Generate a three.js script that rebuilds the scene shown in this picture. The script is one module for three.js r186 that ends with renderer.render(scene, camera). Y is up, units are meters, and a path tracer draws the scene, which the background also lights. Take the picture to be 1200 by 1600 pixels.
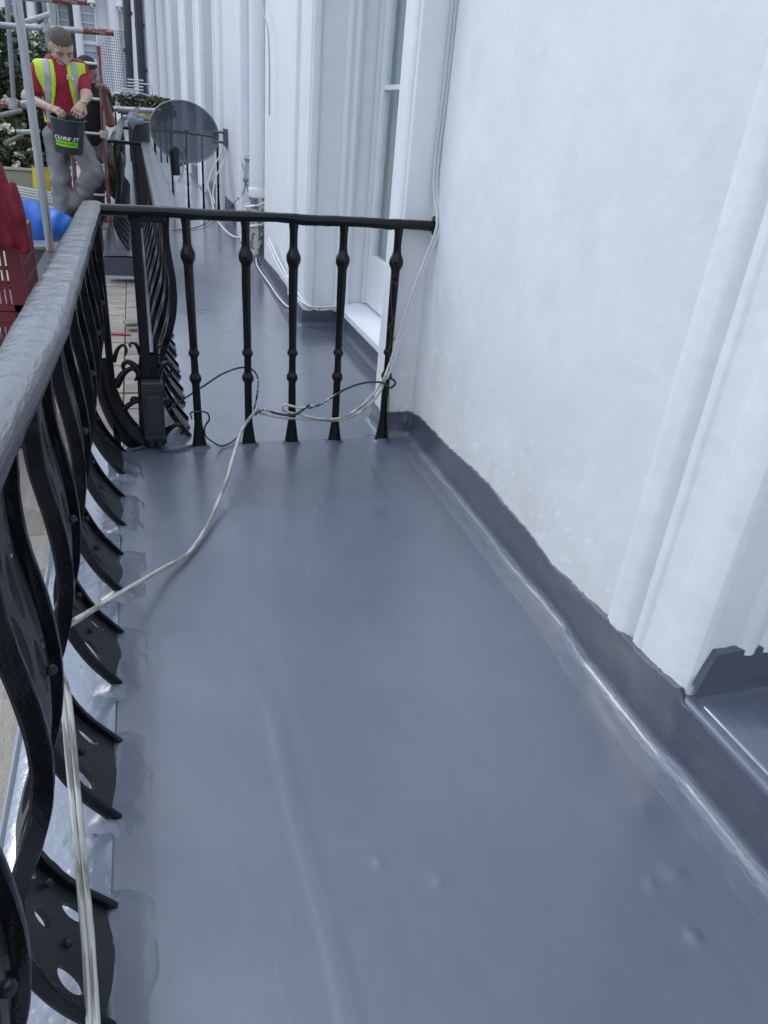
import * as THREE from 'three';
import { mergeGeometries, mergeVertices, toCreasedNormals } from 'three/addons/utils/BufferGeometryUtils.js';
import { RoundedBoxGeometry } from 'three/addons/geometries/RoundedBoxGeometry.js';

// ---------------------------------------------------------------- camera, sky, sun, exposure
const scene = new THREE.Scene();
const EYE = new THREE.Vector3(0, 1.155, 0), F = 1134, CX = 600, CY = 800;
const ax = new THREE.Vector3(205 - CX, 152 - CY, F).normalize();            // balcony axis as seen by the lens
const dn = new THREE.Vector3(400 - CX, 2900 - CY, F);
dn.addScaledVector(ax, -dn.dot(ax)).normalize();
const rt = new THREE.Vector3().crossVectors(dn, ax).normalize();
const camera = new THREE.PerspectiveCamera(2 * Math.atan(800 / F) * 180 / Math.PI, 0.75, 0.05, 400);
{
  const m = new THREE.Matrix4().makeBasis(
    new THREE.Vector3(rt.x, -dn.x, -ax.x), new THREE.Vector3(-rt.y, dn.y, ax.y), new THREE.Vector3(-rt.z, dn.z, ax.z));
  camera.quaternion.setFromRotationMatrix(m); camera.position.copy(EYE);
}
// a surveyed point of the photograph on the plane x, y or z = value, in metres
function at(px, py, axis, val) {
  const v = new THREE.Vector3(px - CX, py - CY, F);
  const d = new THREE.Vector3(rt.dot(v), -dn.dot(v), -ax.dot(v));
  return EYE.clone().addScaledVector(d, (val - EYE[axis]) / d[axis]);
}
const atz = (x, y, z) => at(x, y, 'z', z), aty = (x, y, v) => at(x, y, 'y', v), atx = (x, y, v) => at(x, y, 'x', v);
const SUN = new THREE.Vector3(-8, 11.5, -9.5).normalize();
{
  const W = 128, Hh = 64, d = new Float32Array(W * Hh * 4);
  for (let j = 0; j < Hh; j++) for (let i = 0; i < W; i++) {
    const el = (j + .5) / Hh * Math.PI - Math.PI / 2, s = Math.sin(el), k = (j * W + i) * 4;
    const az = (i + .5) / W * 2 * Math.PI - Math.PI, ce = Math.cos(el), dx = Math.cos(az) * ce, dz = Math.sin(az) * ce;
    const cs = Math.min(1, dx * SUN.x + s * SUN.y + dz * SUN.z), gl = Math.exp(-((Math.acos(cs) / .75) ** 2));   // thin cloud, brighter round the hidden sun
    const L = s > 0 ? .58 + .46 * Math.pow(s, .8) + .55 * gl : .18;
    d[k] = L * .83; d[k + 1] = L * .97; d[k + 2] = L * 1.19; d[k + 3] = 1;
  }
  const t = new THREE.DataTexture(d, W, Hh, THREE.RGBAFormat, THREE.FloatType);
  t.mapping = THREE.EquirectangularReflectionMapping; t.magFilter = t.minFilter = THREE.LinearFilter;
  t.wrapS = THREE.RepeatWrapping; t.needsUpdate = true;
  scene.background = t; scene.environment = t;
}
const sun = new THREE.DirectionalLight(new THREE.Color(1, .98, .95), .5);
sun.target.position.set(0, 0, -6); sun.position.copy(SUN).multiplyScalar(22).add(sun.target.position); sun.castShadow = true; sun.shadow.radius = 30;
sun.shadow.mapSize.set(2048, 2048);
Object.assign(sun.shadow.camera, { left: -18, right: 18, top: 18, bottom: -18, near: 1, far: 60 });
scene.add(sun, sun.target);
const renderer = new THREE.WebGLRenderer({ antialias: true });
renderer.toneMapping = THREE.LinearToneMapping; renderer.toneMappingExposure = 1.46;
renderer.shadowMap.enabled = true; renderer.shadowMap.type = THREE.PCFSoftShadowMap;

// ---------------------------------------------------------------- helpers
let seed = 7;
function rnd() { seed = (seed + 0x6D2B79F5) | 0; let t = Math.imul(seed ^ seed >>> 15, 1 | seed); t = t + Math.imul(t ^ t >>> 7, 61 | t) ^ t; return ((t ^ t >>> 14) >>> 0) / 4294967296; }
const rr = (a, b) => a + (b - a) * rnd();
const V = (x, y, z) => new THREE.Vector3(x, y, z), V2 = (x, y) => new THREE.Vector2(x, y);
const cl = (x, a = 0, b = 1) => Math.min(b, Math.max(a, x)), sm = (a, b, x) => { const t = cl((x - a) / (b - a)); return t * t * (3 - 2 * t); };
const lerp = (a, b, t) => a + (b - a) * t;
function hash(x, y, z) { let h = Math.imul(x, 374761393) ^ Math.imul(y, 668265263) ^ Math.imul(z, 2147483647 ^ 0x5bd1e995); h = Math.imul(h ^ h >>> 13, 1274126177); return ((h ^ h >>> 16) >>> 0) / 4294967296; }
function noise(x, y, z = 0, P = 0) {
  const i = Math.floor(x), j = Math.floor(y), k = Math.floor(z), f = t => t * t * (3 - 2 * t), u = f(x - i), v = f(y - j), w = f(z - k);
  const m = a => P ? ((a % P) + P) % P : a, g = (a, b, c) => hash(m(i + a), m(j + b), k + c);
  const l = (a, b, t) => a + (b - a) * t;
  return l(l(l(g(0, 0, 0), g(1, 0, 0), u), l(g(0, 1, 0), g(1, 1, 0), u), v), l(l(g(0, 0, 1), g(1, 0, 1), u), l(g(0, 1, 1), g(1, 1, 1), u), v), w) * 2 - 1;
}
function fbm(x, y, z, o = 4, P = 0) { let s = 0, a = .5, f = 1; for (let i = 0; i < o; i++) { s += a * noise(x * f, y * f, z + i * 17, P ? P * f : 0); a *= .5; f *= 2; } return s; }
function tex(w, h, fn, srgb = true, rep) {
  const d = new Uint8Array(w * h * 4);
  for (let j = 0; j < h; j++) for (let i = 0; i < w; i++) {
    let c = fn((i + .5) / w, (j + .5) / h); if (typeof c === 'number') c = [c, c, c];
    const k = (j * w + i) * 4;
    for (let q = 0; q < 3; q++) { let x = cl(c[q]); if (srgb) x = x < .0031308 ? x * 12.92 : 1.055 * Math.pow(x, 1 / 2.4) - .055; d[k + q] = Math.round(x * 255); }
    d[k + 3] = c.length > 3 ? Math.round(cl(c[3]) * 255) : 255;
  }
  const t = new THREE.DataTexture(d, w, h, THREE.RGBAFormat); t.magFilter = THREE.LinearFilter; t.minFilter = THREE.LinearMipmapLinearFilter; t.generateMipmaps = true;
  t.wrapS = t.wrapT = THREE.RepeatWrapping; if (srgb) t.colorSpace = THREE.SRGBColorSpace; if (rep) t.repeat.set(...rep); t.anisotropy = 8; t.needsUpdate = true; return t;
}
const col = (r, g, b) => new THREE.Color().setRGB(r, g, b === undefined ? r : b);
const mat = (c, rough = .6, o = {}) => new THREE.MeshPhysicalMaterial({ color: col(...c), roughness: rough, side: THREE.DoubleSide, ...o });
const used = {};
function numbered(n) { const k = used[n] = (used[n] ?? -1) + 1; return k ? n + '_' + String(k).padStart(3, '0') : n; }
function tag(o, label, category, group) { Object.assign(o.userData, { label, category }); if (group) o.userData.group = group; return o; }
function thing(name, label, category, pos = [0, 0, 0], group) { const g = new THREE.Group(); g.name = numbered(name); g.position.set(...pos); scene.add(g); return tag(g, label, category, group); }
function mesh(name, geo, m, parent, o = {}) {
  const g = Array.isArray(geo) ? merge(geo) : geo, q = new THREE.Mesh(g, m); q.name = parent ? name : numbered(name); q.castShadow = q.receiveShadow = true;
  if (parent && parent.isGroup && !o.local) { const p = parent.position; if (p.lengthSq()) q.geometry = g.clone().translate(-p.x, -p.y, -p.z); }
  if (o.kind) q.userData.kind = o.kind; if (o.label) q.userData.label = o.label;
  (parent || scene).add(q); return q;
}
function structure(name, geo, m) { const q = mesh(name, geo, m); q.userData.kind = 'structure'; return q; }
function merge(list) {
  const gs = list.map(g => { let q = g.index ? g.toNonIndexed() : g.clone(); for (const k of Object.keys(q.attributes)) if (!['position', 'normal', 'uv'].includes(k)) q.deleteAttribute(k); if (!q.attributes.uv) q.setAttribute('uv', new THREE.BufferAttribute(new Float32Array(q.attributes.position.count * 2), 2)); if (!q.attributes.normal) q.computeVertexNormals(); q.morphAttributes = {}; return q; });
  return mergeGeometries(gs);
}
function boxUV(g0) {       // uv in metres from the dominant normal
  const g = g0.index ? g0.toNonIndexed() : g0; if (!g.attributes.normal) g.computeVertexNormals();
  const p = g.attributes.position, n = g.attributes.normal, u = new Float32Array(p.count * 2);
  for (let i = 0; i < p.count; i++) {
    const a = Math.abs(n.getX(i)), b = Math.abs(n.getY(i)), c = Math.abs(n.getZ(i)), x = p.getX(i), y = p.getY(i), z = p.getZ(i);
    if (a >= b && a >= c) { u[2 * i] = z; u[2 * i + 1] = y; } else if (b >= c) { u[2 * i] = x; u[2 * i + 1] = z; } else { u[2 * i] = x; u[2 * i + 1] = y; }
  }
  g.setAttribute('uv', new THREE.BufferAttribute(u, 2)); return g;
}
const box = (x0, x1, y0, y1, z0, z1, r = .004) => boxUV(new RoundedBoxGeometry(Math.abs(x1 - x0), Math.abs(y1 - y0), Math.abs(z1 - z0), 1, Math.min(r, Math.abs(x1 - x0) * .3, Math.abs(y1 - y0) * .3, Math.abs(z1 - z0) * .3)).translate((x0 + x1) / 2, (y0 + y1) / 2, (z0 + z1) / 2));
const arr = p => Array.isArray(p) ? V(...p) : p;
function tube(pts, r, seg = 40, rad = 8, wob = 0) {
  const c = pts.length === 2 ? new THREE.LineCurve3(arr(pts[0]), arr(pts[1])) : new THREE.CatmullRomCurve3(pts.map(arr), false, 'centripetal');
  const g = new THREE.TubeGeometry(c, seg, r, rad, false);
  if (wob) { const p = g.attributes.position, n = g.attributes.normal; for (let i = 0; i < p.count; i++) { const k = wob * fbm(p.getX(i) * 30, p.getY(i) * 30, p.getZ(i) * 30, 3); p.setXYZ(i, p.getX(i) + n.getX(i) * k, p.getY(i) + n.getY(i) * k, p.getZ(i) + n.getZ(i) * k); } g.computeVertexNormals(); }
  return g;
}
function rod(a, b, r, r2 = r, rad = 12) {    // closed cylinder between two points
  a = arr(a); b = arr(b); const d = b.clone().sub(a), g = new THREE.CylinderGeometry(r2, r, d.length(), rad);
  return g.applyQuaternion(new THREE.Quaternion().setFromUnitVectors(V(0, 1, 0), d.normalize())).translate((a.x + b.x) / 2, (a.y + b.y) / 2, (a.z + b.z) / 2);
}
function lathe(prof, seg = 20, pos = [0, 0, 0]) { return new THREE.LatheGeometry(prof.map(p => V2(Math.max(p[0], .0004), p[1])), seg).translate(...pos); }
function horn(pts, r0, r1, flat = 1) {      // tapering curl
  const c = new THREE.CatmullRomCurve3(pts.map(arr)), g = new THREE.TubeGeometry(c, 16, 1, 8, false), p = g.attributes.position;
  for (let i = 0; i <= 16; i++) { const o = c.getPointAt(i / 16), r = lerp(r0, r1, i / 16); for (let j = 0; j <= 8; j++) { const k = i * 9 + j; p.setXYZ(k, o.x + (p.getX(k) - o.x) * r, o.y + (p.getY(k) - o.y) * r, o.z + (p.getZ(k) - o.z) * r * flat); } }
  g.computeVertexNormals(); return g;
}
function grid(nu, nv, fn) {                 // surface fn(u, v) -> Vector3, uv in [0, 1]
  const P = [], U = [], I = [];
  for (let j = 0; j <= nv; j++) for (let i = 0; i <= nu; i++) { const p = fn(i / nu, j / nv); P.push(p.x, p.y, p.z); U.push(i / nu, j / nv); }
  for (let j = 0; j < nv; j++) for (let i = 0; i < nu; i++) { const a = j * (nu + 1) + i, b = a + 1, c = a + nu + 1, d = c + 1; I.push(a, b, d, a, d, c); }
  const g = new THREE.BufferGeometry(); g.setAttribute('position', new THREE.Float32BufferAttribute(P, 3)); g.setAttribute('uv', new THREE.Float32BufferAttribute(U, 2)); g.setIndex(I); g.computeVertexNormals(); return g;
}
// surface nets over a signed distance field (negative inside)
function nets(f, lo, hi, h) {
  const n = [0, 1, 2].map(k => Math.ceil((hi.getComponent(k) - lo.getComponent(k)) / h) + 1), [nx, ny, nz] = n, S = new Float32Array(nx * ny * nz);
  const id = (i, j, k) => (k * ny + j) * nx + i;
  for (let k = 0; k < nz; k++) for (let j = 0; j < ny; j++) for (let i = 0; i < nx; i++) S[id(i, j, k)] = f(lo.x + i * h, lo.y + j * h, lo.z + k * h);
  const vi = new Int32Array(nx * ny * nz).fill(-1), P = [], I = [];
  for (let k = 0; k < nz - 1; k++) for (let j = 0; j < ny - 1; j++) for (let i = 0; i < nx - 1; i++) {
    let cx = 0, cy = 0, cz = 0, c = 0;
    for (let e = 0; e < 12; e++) {
      const a = e >> 2, u = e & 1, v = (e >> 1) & 1, o = a === 0 ? [0, u, v] : a === 1 ? [u, 0, v] : [u, v, 0], q = o.slice(); q[a] = 1;
      const s = S[id(i + o[0], j + o[1], k + o[2])], t = S[id(i + q[0], j + q[1], k + q[2])];
      if ((s < 0) !== (t < 0)) { const w = s / (s - t); cx += o[0] + (q[0] - o[0]) * w; cy += o[1] + (q[1] - o[1]) * w; cz += o[2] + (q[2] - o[2]) * w; c++; }
    }
    if (c) { vi[id(i, j, k)] = P.length / 3; P.push(lo.x + (i + cx / c) * h, lo.y + (j + cy / c) * h, lo.z + (k + cz / c) * h); }
  }
  const quad = (a, b, c, d, fl) => { if (fl) I.push(a, b, c, a, c, d); else I.push(a, c, b, a, d, c); };
  for (let k = 1; k < nz - 1; k++) for (let j = 1; j < ny - 1; j++) for (let i = 1; i < nx - 1; i++) {
    const s = S[id(i, j, k)] < 0;
    if (s !== S[id(i + 1, j, k)] < 0) quad(vi[id(i, j - 1, k - 1)], vi[id(i, j, k - 1)], vi[id(i, j, k)], vi[id(i, j - 1, k)], s);
    if (s !== S[id(i, j + 1, k)] < 0) quad(vi[id(i - 1, j, k - 1)], vi[id(i - 1, j, k)], vi[id(i, j, k)], vi[id(i, j, k - 1)], s);
    if (s !== S[id(i, j, k + 1)] < 0) quad(vi[id(i - 1, j - 1, k)], vi[id(i, j - 1, k)], vi[id(i, j, k)], vi[id(i - 1, j, k)], s);
  }
  const g = new THREE.BufferGeometry(); g.setAttribute('position', new THREE.Float32BufferAttribute(P, 3)); g.setIndex(I); g.computeVertexNormals(); return boxUV(g);
}
const caps = (a, b, ra, rb = ra) => { a = arr(a); b = arr(b); const d = b.clone().sub(a), L = d.lengthSq() || 1e-9; return (x, y, z) => { const px = x - a.x, py = y - a.y, pz = z - a.z, t = cl((px * d.x + py * d.y + pz * d.z) / L); return Math.hypot(px - d.x * t, py - d.y * t, pz - d.z * t) - (ra + (rb - ra) * t); }; };
const ell = (c, r, q) => { c = arr(c); const inv = q ? q.clone().invert() : null, v = V(0, 0, 0), k = Math.min(...r); return (x, y, z) => { v.set(x - c.x, y - c.y, z - c.z); if (inv) v.applyQuaternion(inv); const a = Math.hypot(v.x / r[0], v.y / r[1], v.z / r[2]), b = Math.hypot(v.x / r[0] / r[0], v.y / r[1] / r[1], v.z / r[2] / r[2]) || 1e-9; return a < .02 ? -k : a * (a - 1) / b; }; };
const smin = (a, b, k) => { const h = Math.max(k - Math.abs(a - b), 0) / k; return Math.min(a, b) - h * h * k * .25; };
const union = (fs, k = .03) => (x, y, z) => { let d = fs[0](x, y, z); for (let i = 1; i < fs.length; i++) d = smin(d, fs[i](x, y, z), k); return d; };

// ---------------------------------------------------------------- textures and materials
const tPlaster = tex(1024, 1024, (u, v) => .5 + .35 * fbm(u * 6, v * 6, 1, 5, 6) + .3 * fbm(u * 40, v * 40, 5, 3, 40) + .05 * noise(u * 90, v * 90, 3, 90), false); tPlaster.repeat.set(.7, .7);
const tWallCol = tex(1024, 1024, (u, v) => { const a = fbm(u * 5, v * 5, 9, 5, 5), b = fbm(u * 30, v * 30, 2, 3, 30), sp = 0; const k = .79 + .045 * a + .03 * b - sp; return [k * 1, k * 1.0, k * 1.0]; }); tWallCol.repeat.set(.4, .4);
const WHITE = mat([1, 1, 1], .5, { map: tWallCol, bumpMap: tPlaster, bumpScale: .0025 });
const WHITE2 = mat([.8, .8, .81], .4, { bumpMap: tPlaster, bumpScale: .002 });
// wall by the balcony: scuffs and a cream tint of old paint along its foot (u along the wall, v = height 0 .. 5 m)
const tBigWall = tex(1024, 2048, (u, v) => {
  const Y = v * 5, a = fbm(u * 8, v * 22, 11, 5), b = fbm(u * 40, v * 110, 6, 3), c = fbm(u * 14, v * 40, 21, 4);
  let k = .79 + .05 * a + .025 * b, r = 1, bl = 1;
  const sc = sm(.1, .55, c + .75 * sm(.5, .12, Y)) * sm(.75, .2, Y); r = 1 + .012 * sc; bl = 1 - .05 * sc; k -= .03 * sc;
  const scr = noise(u * 90 + Y * 30, Y * 60 - u * 25, 8); if (scr > .62 && sc > .25) { k += .07; bl += .03; }
  k += .05 * sm(.1, .5, fbm(u * 5 + 3, v * 13, 61, 4)) - .03 * sm(.15, .5, fbm(u * 16, v * 26, 63, 3));
  return [k * r, k, k * bl];
});
const tTrowel = tex(1024, 2048, (u, v) => { const x = u * 2.2, y = v * 5; const sw = fbm(x * 2.2 + .8 * fbm(x, y, 3, 2), y * 2.2, 5, 5), ar = fbm(x * 9 + 2 * sw, y * 6 - 2 * sw, 15, 4); return .5 + .42 * sw + .20 * ar + .02 * noise(x * 90, y * 90, 4); }, false);
const WALLMAT = mat([1, 1, 1], .45, { map: tBigWall, bumpMap: tTrowel, bumpScale: .006 });
const tMem = tex(1024, 1024, (u, v) => .5 + .35 * fbm(u * 8, v * 8, 31, 4, 8) + .25 * fbm(u * 60, v * 60, 33, 3, 60), false);
const tMemCol = tex(1024, 1024, (u, v) => { const k = .120 * (1 + .14 * fbm(u * 4, v * 4, 41, 5, 4) + .10 * fbm(u * 40, v * 40, 43, 2, 40)); return [k * .90, k * 1.02, k * 1.32]; });
const tMemRough = tex(512, 512, (u, v) => cl(.20 + .14 * fbm(u * 5, v * 5, 51, 5, 5)), false);
const MEM = mat([1, 1, 1], 1, { map: tMemCol, roughnessMap: tMemRough, bumpMap: tMem, bumpScale: .0014, ior: 1.68, clearcoat: 1, clearcoatRoughness: .2 });
const MEMD = mat([.080, .094, .122], .4, { bumpMap: tMem, bumpScale: .0015 });  // same coat as MEM, with the shade of upright faces mixed into its colour
const FOOTMEM = mat([.100, .114, .146], .30, { bumpMap: tMem, bumpScale: .003, clearcoat: .5, clearcoatRoughness: .2 });
const EDGE = mat([1, 1, 1], .22, { ior: 1.68, clearcoat: 1, clearcoatRoughness: .14, bumpMap: tMem, bumpScale: .003, map: tex(512, 512, (u, v) => { const a = fbm(u * 6, v * 6, 7, 4, 6), st = fbm(u * 40, v * 4, 9, 3, 4), f = noise(u * 60, v * 36, 3, 0); const k = .135 * (1 + .16 * a + .14 * st) * (f > .78 ? .4 : 1); return [k * .86, k, k * 1.28]; }) });
const tPaint = tex(512, 512, (u, v) => .5 + .4 * fbm(u * 10, v * 10, 61, 4, 10) + .3 * fbm(u * 60, v * 60, 62, 2, 60), false); tPaint.repeat.set(6, 6);
const IRON = mat([.005, .0055, .007], .15, { bumpMap: tPaint, bumpScale: .0003, ior: 1.5, specularIntensity: .6 });
const tWrinkle = tex(512, 1024, (u, v) => { const w = fbm(u * 3, v * 44, 71, 4, 0); return cl(.5 + .5 * w + .25 * fbm(u * 24, v * 60, 75, 2)); }, false);
const RAILTOP = mat([.026, .028, .034], .25, { bumpMap: tWrinkle, bumpScale: .0022, ior: 1.5, clearcoat: .35, clearcoatRoughness: .2 });
const PLASTIC = mat([.022, .025, .031], .42);
const GALV = mat([1, 1, 1], .45, { map: tex(512, 512, (u, v) => { const n = fbm(u * 6, v * 14, 5, 5), r = sm(.28, .42, fbm(u * 9, v * 9, 33, 4)); const k = .40 * (1 + .3 * n); return [lerp(k, .20, r), lerp(k * 1.03, .13, r), lerp(k * 1.06, .09, r)]; }), metalness: .55, bumpMap: tPaint, bumpScale: .0008 });
const REDTUBE = mat([1, 1, 1], .55, { map: tex(256, 256, (u, v) => { const n = fbm(u * 7, v * 9, 3, 4); return n > .22 ? [.26, .25, .25] : [.21 + .05 * n, .032, .042]; }) });
const tCable = tex(1024, 64, (v, u) => { const n = fbm(v * 26, u * 7, 81, 5) + .5 * fbm(v * 6, 2, 85, 3), w = .50 + .10 * fbm(v * 30, u * 9, 5, 4), d = .75 * sm(.10, .5, n); return [lerp(w, .12, d), lerp(w * .98, .11, d), lerp(w * .88, .08, d)]; });
const tCableD = tex(1024, 64, (v, u) => { const n = fbm(v * 60, u * 2, 91, 4) + .6 * noise(v * 5, 4, 2), d = sm(-.40, -.52, n); return [lerp(.02, .5, d), lerp(.02, .49, d), lerp(.021, .44, d)]; });
const CABLEWALL = mat([.6, .6, .58], .5);
const CABLE = mat([1, 1, 1], .5, { map: tCable }), CABLED = mat([1, 1, 1], .5, { map: tCableD }), CABLEW = mat([.72, .72, .7], .45), CABLEB = mat([.015, .016, .018], .4);

// ---------------------------------------------------------------- ground and street below
const tAsph = tex(512, 512, (u, v) => { const k = .06 + .02 * fbm(u * 60, v * 60, 3, 3, 60) + .012 * fbm(u * 4, v * 4, 8, 3, 4); return [k, k, k * 1.03]; });
tAsph.repeat.set(.4, .4);
const GY = -4.6;
structure('ground', boxUV(new THREE.PlaneGeometry(600, 600).rotateX(-Math.PI / 2).translate(0, GY, 0)), mat([1, 1, 1], .9, { map: tAsph }));

// ---------------------------------------------------------------- the balcony floor
const floor = new THREE.Group(); floor.name = 'balcony_floor'; floor.userData.kind = 'structure'; scene.add(floor);
const hgt = (x, z) => .0004 * fbm(x * 3, z * 26, 19, 2) + .0022 * fbm(x * 2.3, z * 1.5, 3, 3) + .0006 * fbm(x * 12, z * 7, 9, 2);
function sheet(x0, x1, z0, z1, nx, nz, y = 0) { const g = grid(nx, nz, (u, v) => { const x = lerp(x0, x1, u), z = lerp(z0, z1, v); return V(x, y + hgt(x, z), z); }); const p = g.attributes.position, t = g.attributes.uv; for (let i = 0; i < p.count; i++) t.setXY(i, p.getX(i) * .55, p.getZ(i) * .55); return g; }
// the near bay's membrane has its own map: lap joint, brushed resin and smears round the iron feet
const tBay = tex(1024, 2048, (u, v) => {
  const x = lerp(-.13, 1.0, u), z = lerp(1.0, -2.66, v);
  let k = .103 * (1 + .16 * fbm(x * 3.2, z * 2.2, 41, 5) + .07 * fbm(x * 40, z * 22, 43, 2)), bl = 1.37;
  const lap = sm(-2.10, -2.125, z + .012 * noise(x * 14, 1)) * sm(.78, .76, x + .01 * noise(z * 20, 4)) * sm(.20, .215, x); k *= 1 - .085 * lap;
  const strip = sm(-.015, -.03, x + .010 * noise(z * 9, 7) + (noise(z * 3.1, 5) > .2 ? .02 : 0)); k *= 1 - .12 * strip; bl -= .12 * strip;
  const wx = fbm(x * 14, z * 14, 88, 3), sme = sm(.12, .34, fbm(x * 22 + wx * 2, z * 13 + wx * 2, 77, 5) + .35 * sm(.10, -.12, x) - .16) * sm(-.15, .2, noise(x * 3, z * 2.8, 66)); k *= 1 + .06 * sme * sm(.03, -.05, x);
  const dab = sm(.50, .62, fbm(x * 22, z * 22, 97, 4)); k *= 1 + .06 * dab;
  const streak = sm(.5, .85, noise(x * 55, z * 1.6, 12) * .7 + noise(x * 7, z * .9, 15) * .5); k *= 1 + .02 * streak;
  for (const [cx, cz, r] of [[.70, -2.02, .025], [.735, -2.05, .016]]) { const d = Math.hypot((x - cx) * .8, z - cz) / r; k *= 1 - .14 * sm(1.1, .7, d + .3 * noise(x * 60, z * 60)); }
  if (hash(Math.floor(u * 500), Math.floor(v * 1000), 3) > .99965) k *= 1.5;
  return [k * .89, k * 1.02, k * bl];
}); tBay.wrapS = tBay.wrapT = THREE.ClampToEdgeWrapping;
const tBayR = tex(512, 1024, (u, v) => cl(.40 + .15 * fbm(u * 5, v * 13, 51, 5) + .04 * noise(u * 60, v * 90)), false);
const tBayB = tex(1024, 2048, (u, v) => { const x = lerp(-.13, 1.0, u), z = lerp(1.0, -2.66, v), e = sm(.03, -.05, x); return .42 + .5 * e * fbm(x * 22 + 2 * fbm(x * 14, z * 14, 88, 3), z * 13, 77, 5) + .3 * fbm(u * 12, v * 34, 31, 4) + .22 * fbm(u * 70, v * 190, 33, 3) + .06 * fbm(u * 90, v * 14, 35, 2); }, false);
{
  const g = grid(150, 420, (u, v) => { const z = lerp(1.0, -2.66, v), x = lerp(-.132 - (.014 * fbm(z * 5, 2, 2, 3) + .010 * (noise(z * 2.78 + .3, 9) > 0 ? 1 : -.6)) * Math.pow(1 - u, 8), 1.0, u); let y = hgt(x, z) - .004 * (u === 0 ? 1 : 0); for (const [cx, cz, r, a] of [[.803, -.522, .013, .006], [.848, -.63, .022, .004], [.875, -.775, .02, .002], [.79, -.62, .012, .003], [.33, -.78, .01, .003], [.42, -.72, .012, .003]]) y += a * Math.exp(-((x - cx) ** 2 + (z - cz) ** 2) / r / r); y += .0008 * sm(.022, .012, Math.abs(x - .205 - .02 * (z + 1) + .006 * noise(z * 6, 3))) * sm(-1.35, -1.1, z); y += .0016 * sm(-2.10, -2.125, z) * sm(.78, .76, x) * sm(.2, .215, x); return V(x, y, z); });
  mesh('membrane', g, mat([1, 1, 1], 1, { map: tBay, roughnessMap: tBayR, bumpMap: tBayB, bumpScale: .0012, ior: 1.68, clearcoat: .7, clearcoatRoughness: .24 }), floor);
}
mesh('membrane', sheet(-.02, 1.3, -2.66, -6.6, 60, 200, .0005), MEM, floor);
mesh('membrane', sheet(-.13, 1.3, -6.6, -21.6, 40, 160, 0), MEM, floor);
// coating dressed up over the tips of the iron feet
for (let i = -2; i < 6; i++) { const zc = -.70 - i * .36; mesh('foot_dressing', boxUV(grid(26, 40, (u, v) => { const x = lerp(-.185, -.03, u), z = zc + lerp(-.15, .15, v), a = Math.exp(-(((x + .118) / .034) ** 2)), b = sm(.15, .085, Math.abs(z - zc) + .02 * fbm(x * 30, z * 20, i, 3)), e = Math.min(u, 1 - u, v, 1 - v); return V(x, -.006 + .0055 * sm(0, .16, e) + .0035 * fbm(x * 20, z * 16, 9 + i, 3) * sm(0, .1, e) + (.016 + .006 * fbm(x * 22, z * 18, 4 + i, 3)) * a * b + hgt(x, z), z); })), FOOTMEM, floor); }
// outer ledge strip, a little lighter than the floor, beyond the iron feet, and the slab below
const ledge = (x0, x1, z0, z1) => boxUV(mergeVertices(grid(6, 160, (u, v) => { const x = lerp(x0, x1, u), z = lerp(z0, z1, v); return V(x, (u < .12 ? -.01 : .003) + hgt(x, z) - .008 * (1 - u), z); })));
mesh('edge_strip', ledge(-.315, -.12, 4.0, -2.70), EDGE, floor);
mesh('membrane', sheet(-.13, 1.3, 4.0, 1.0, 20, 50), MEM, floor);
mesh('edge_strip', ledge(-.315, -.12, -6.6, -21.6), EDGE, floor);
mesh('edge_strip', ledge(-.055, -.015, -2.70, -6.6), EDGE, floor);
mesh('slab', [box(-.31, 1.4, -.16, -.012, -2.69, 4.0), box(-.05, 1.4, -.16, -.012, -6.6, -2.695), box(-.31, 1.4, -.16, -.012, -21.6, -6.605)], mat([.075, .085, .105], .5), floor);

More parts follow.
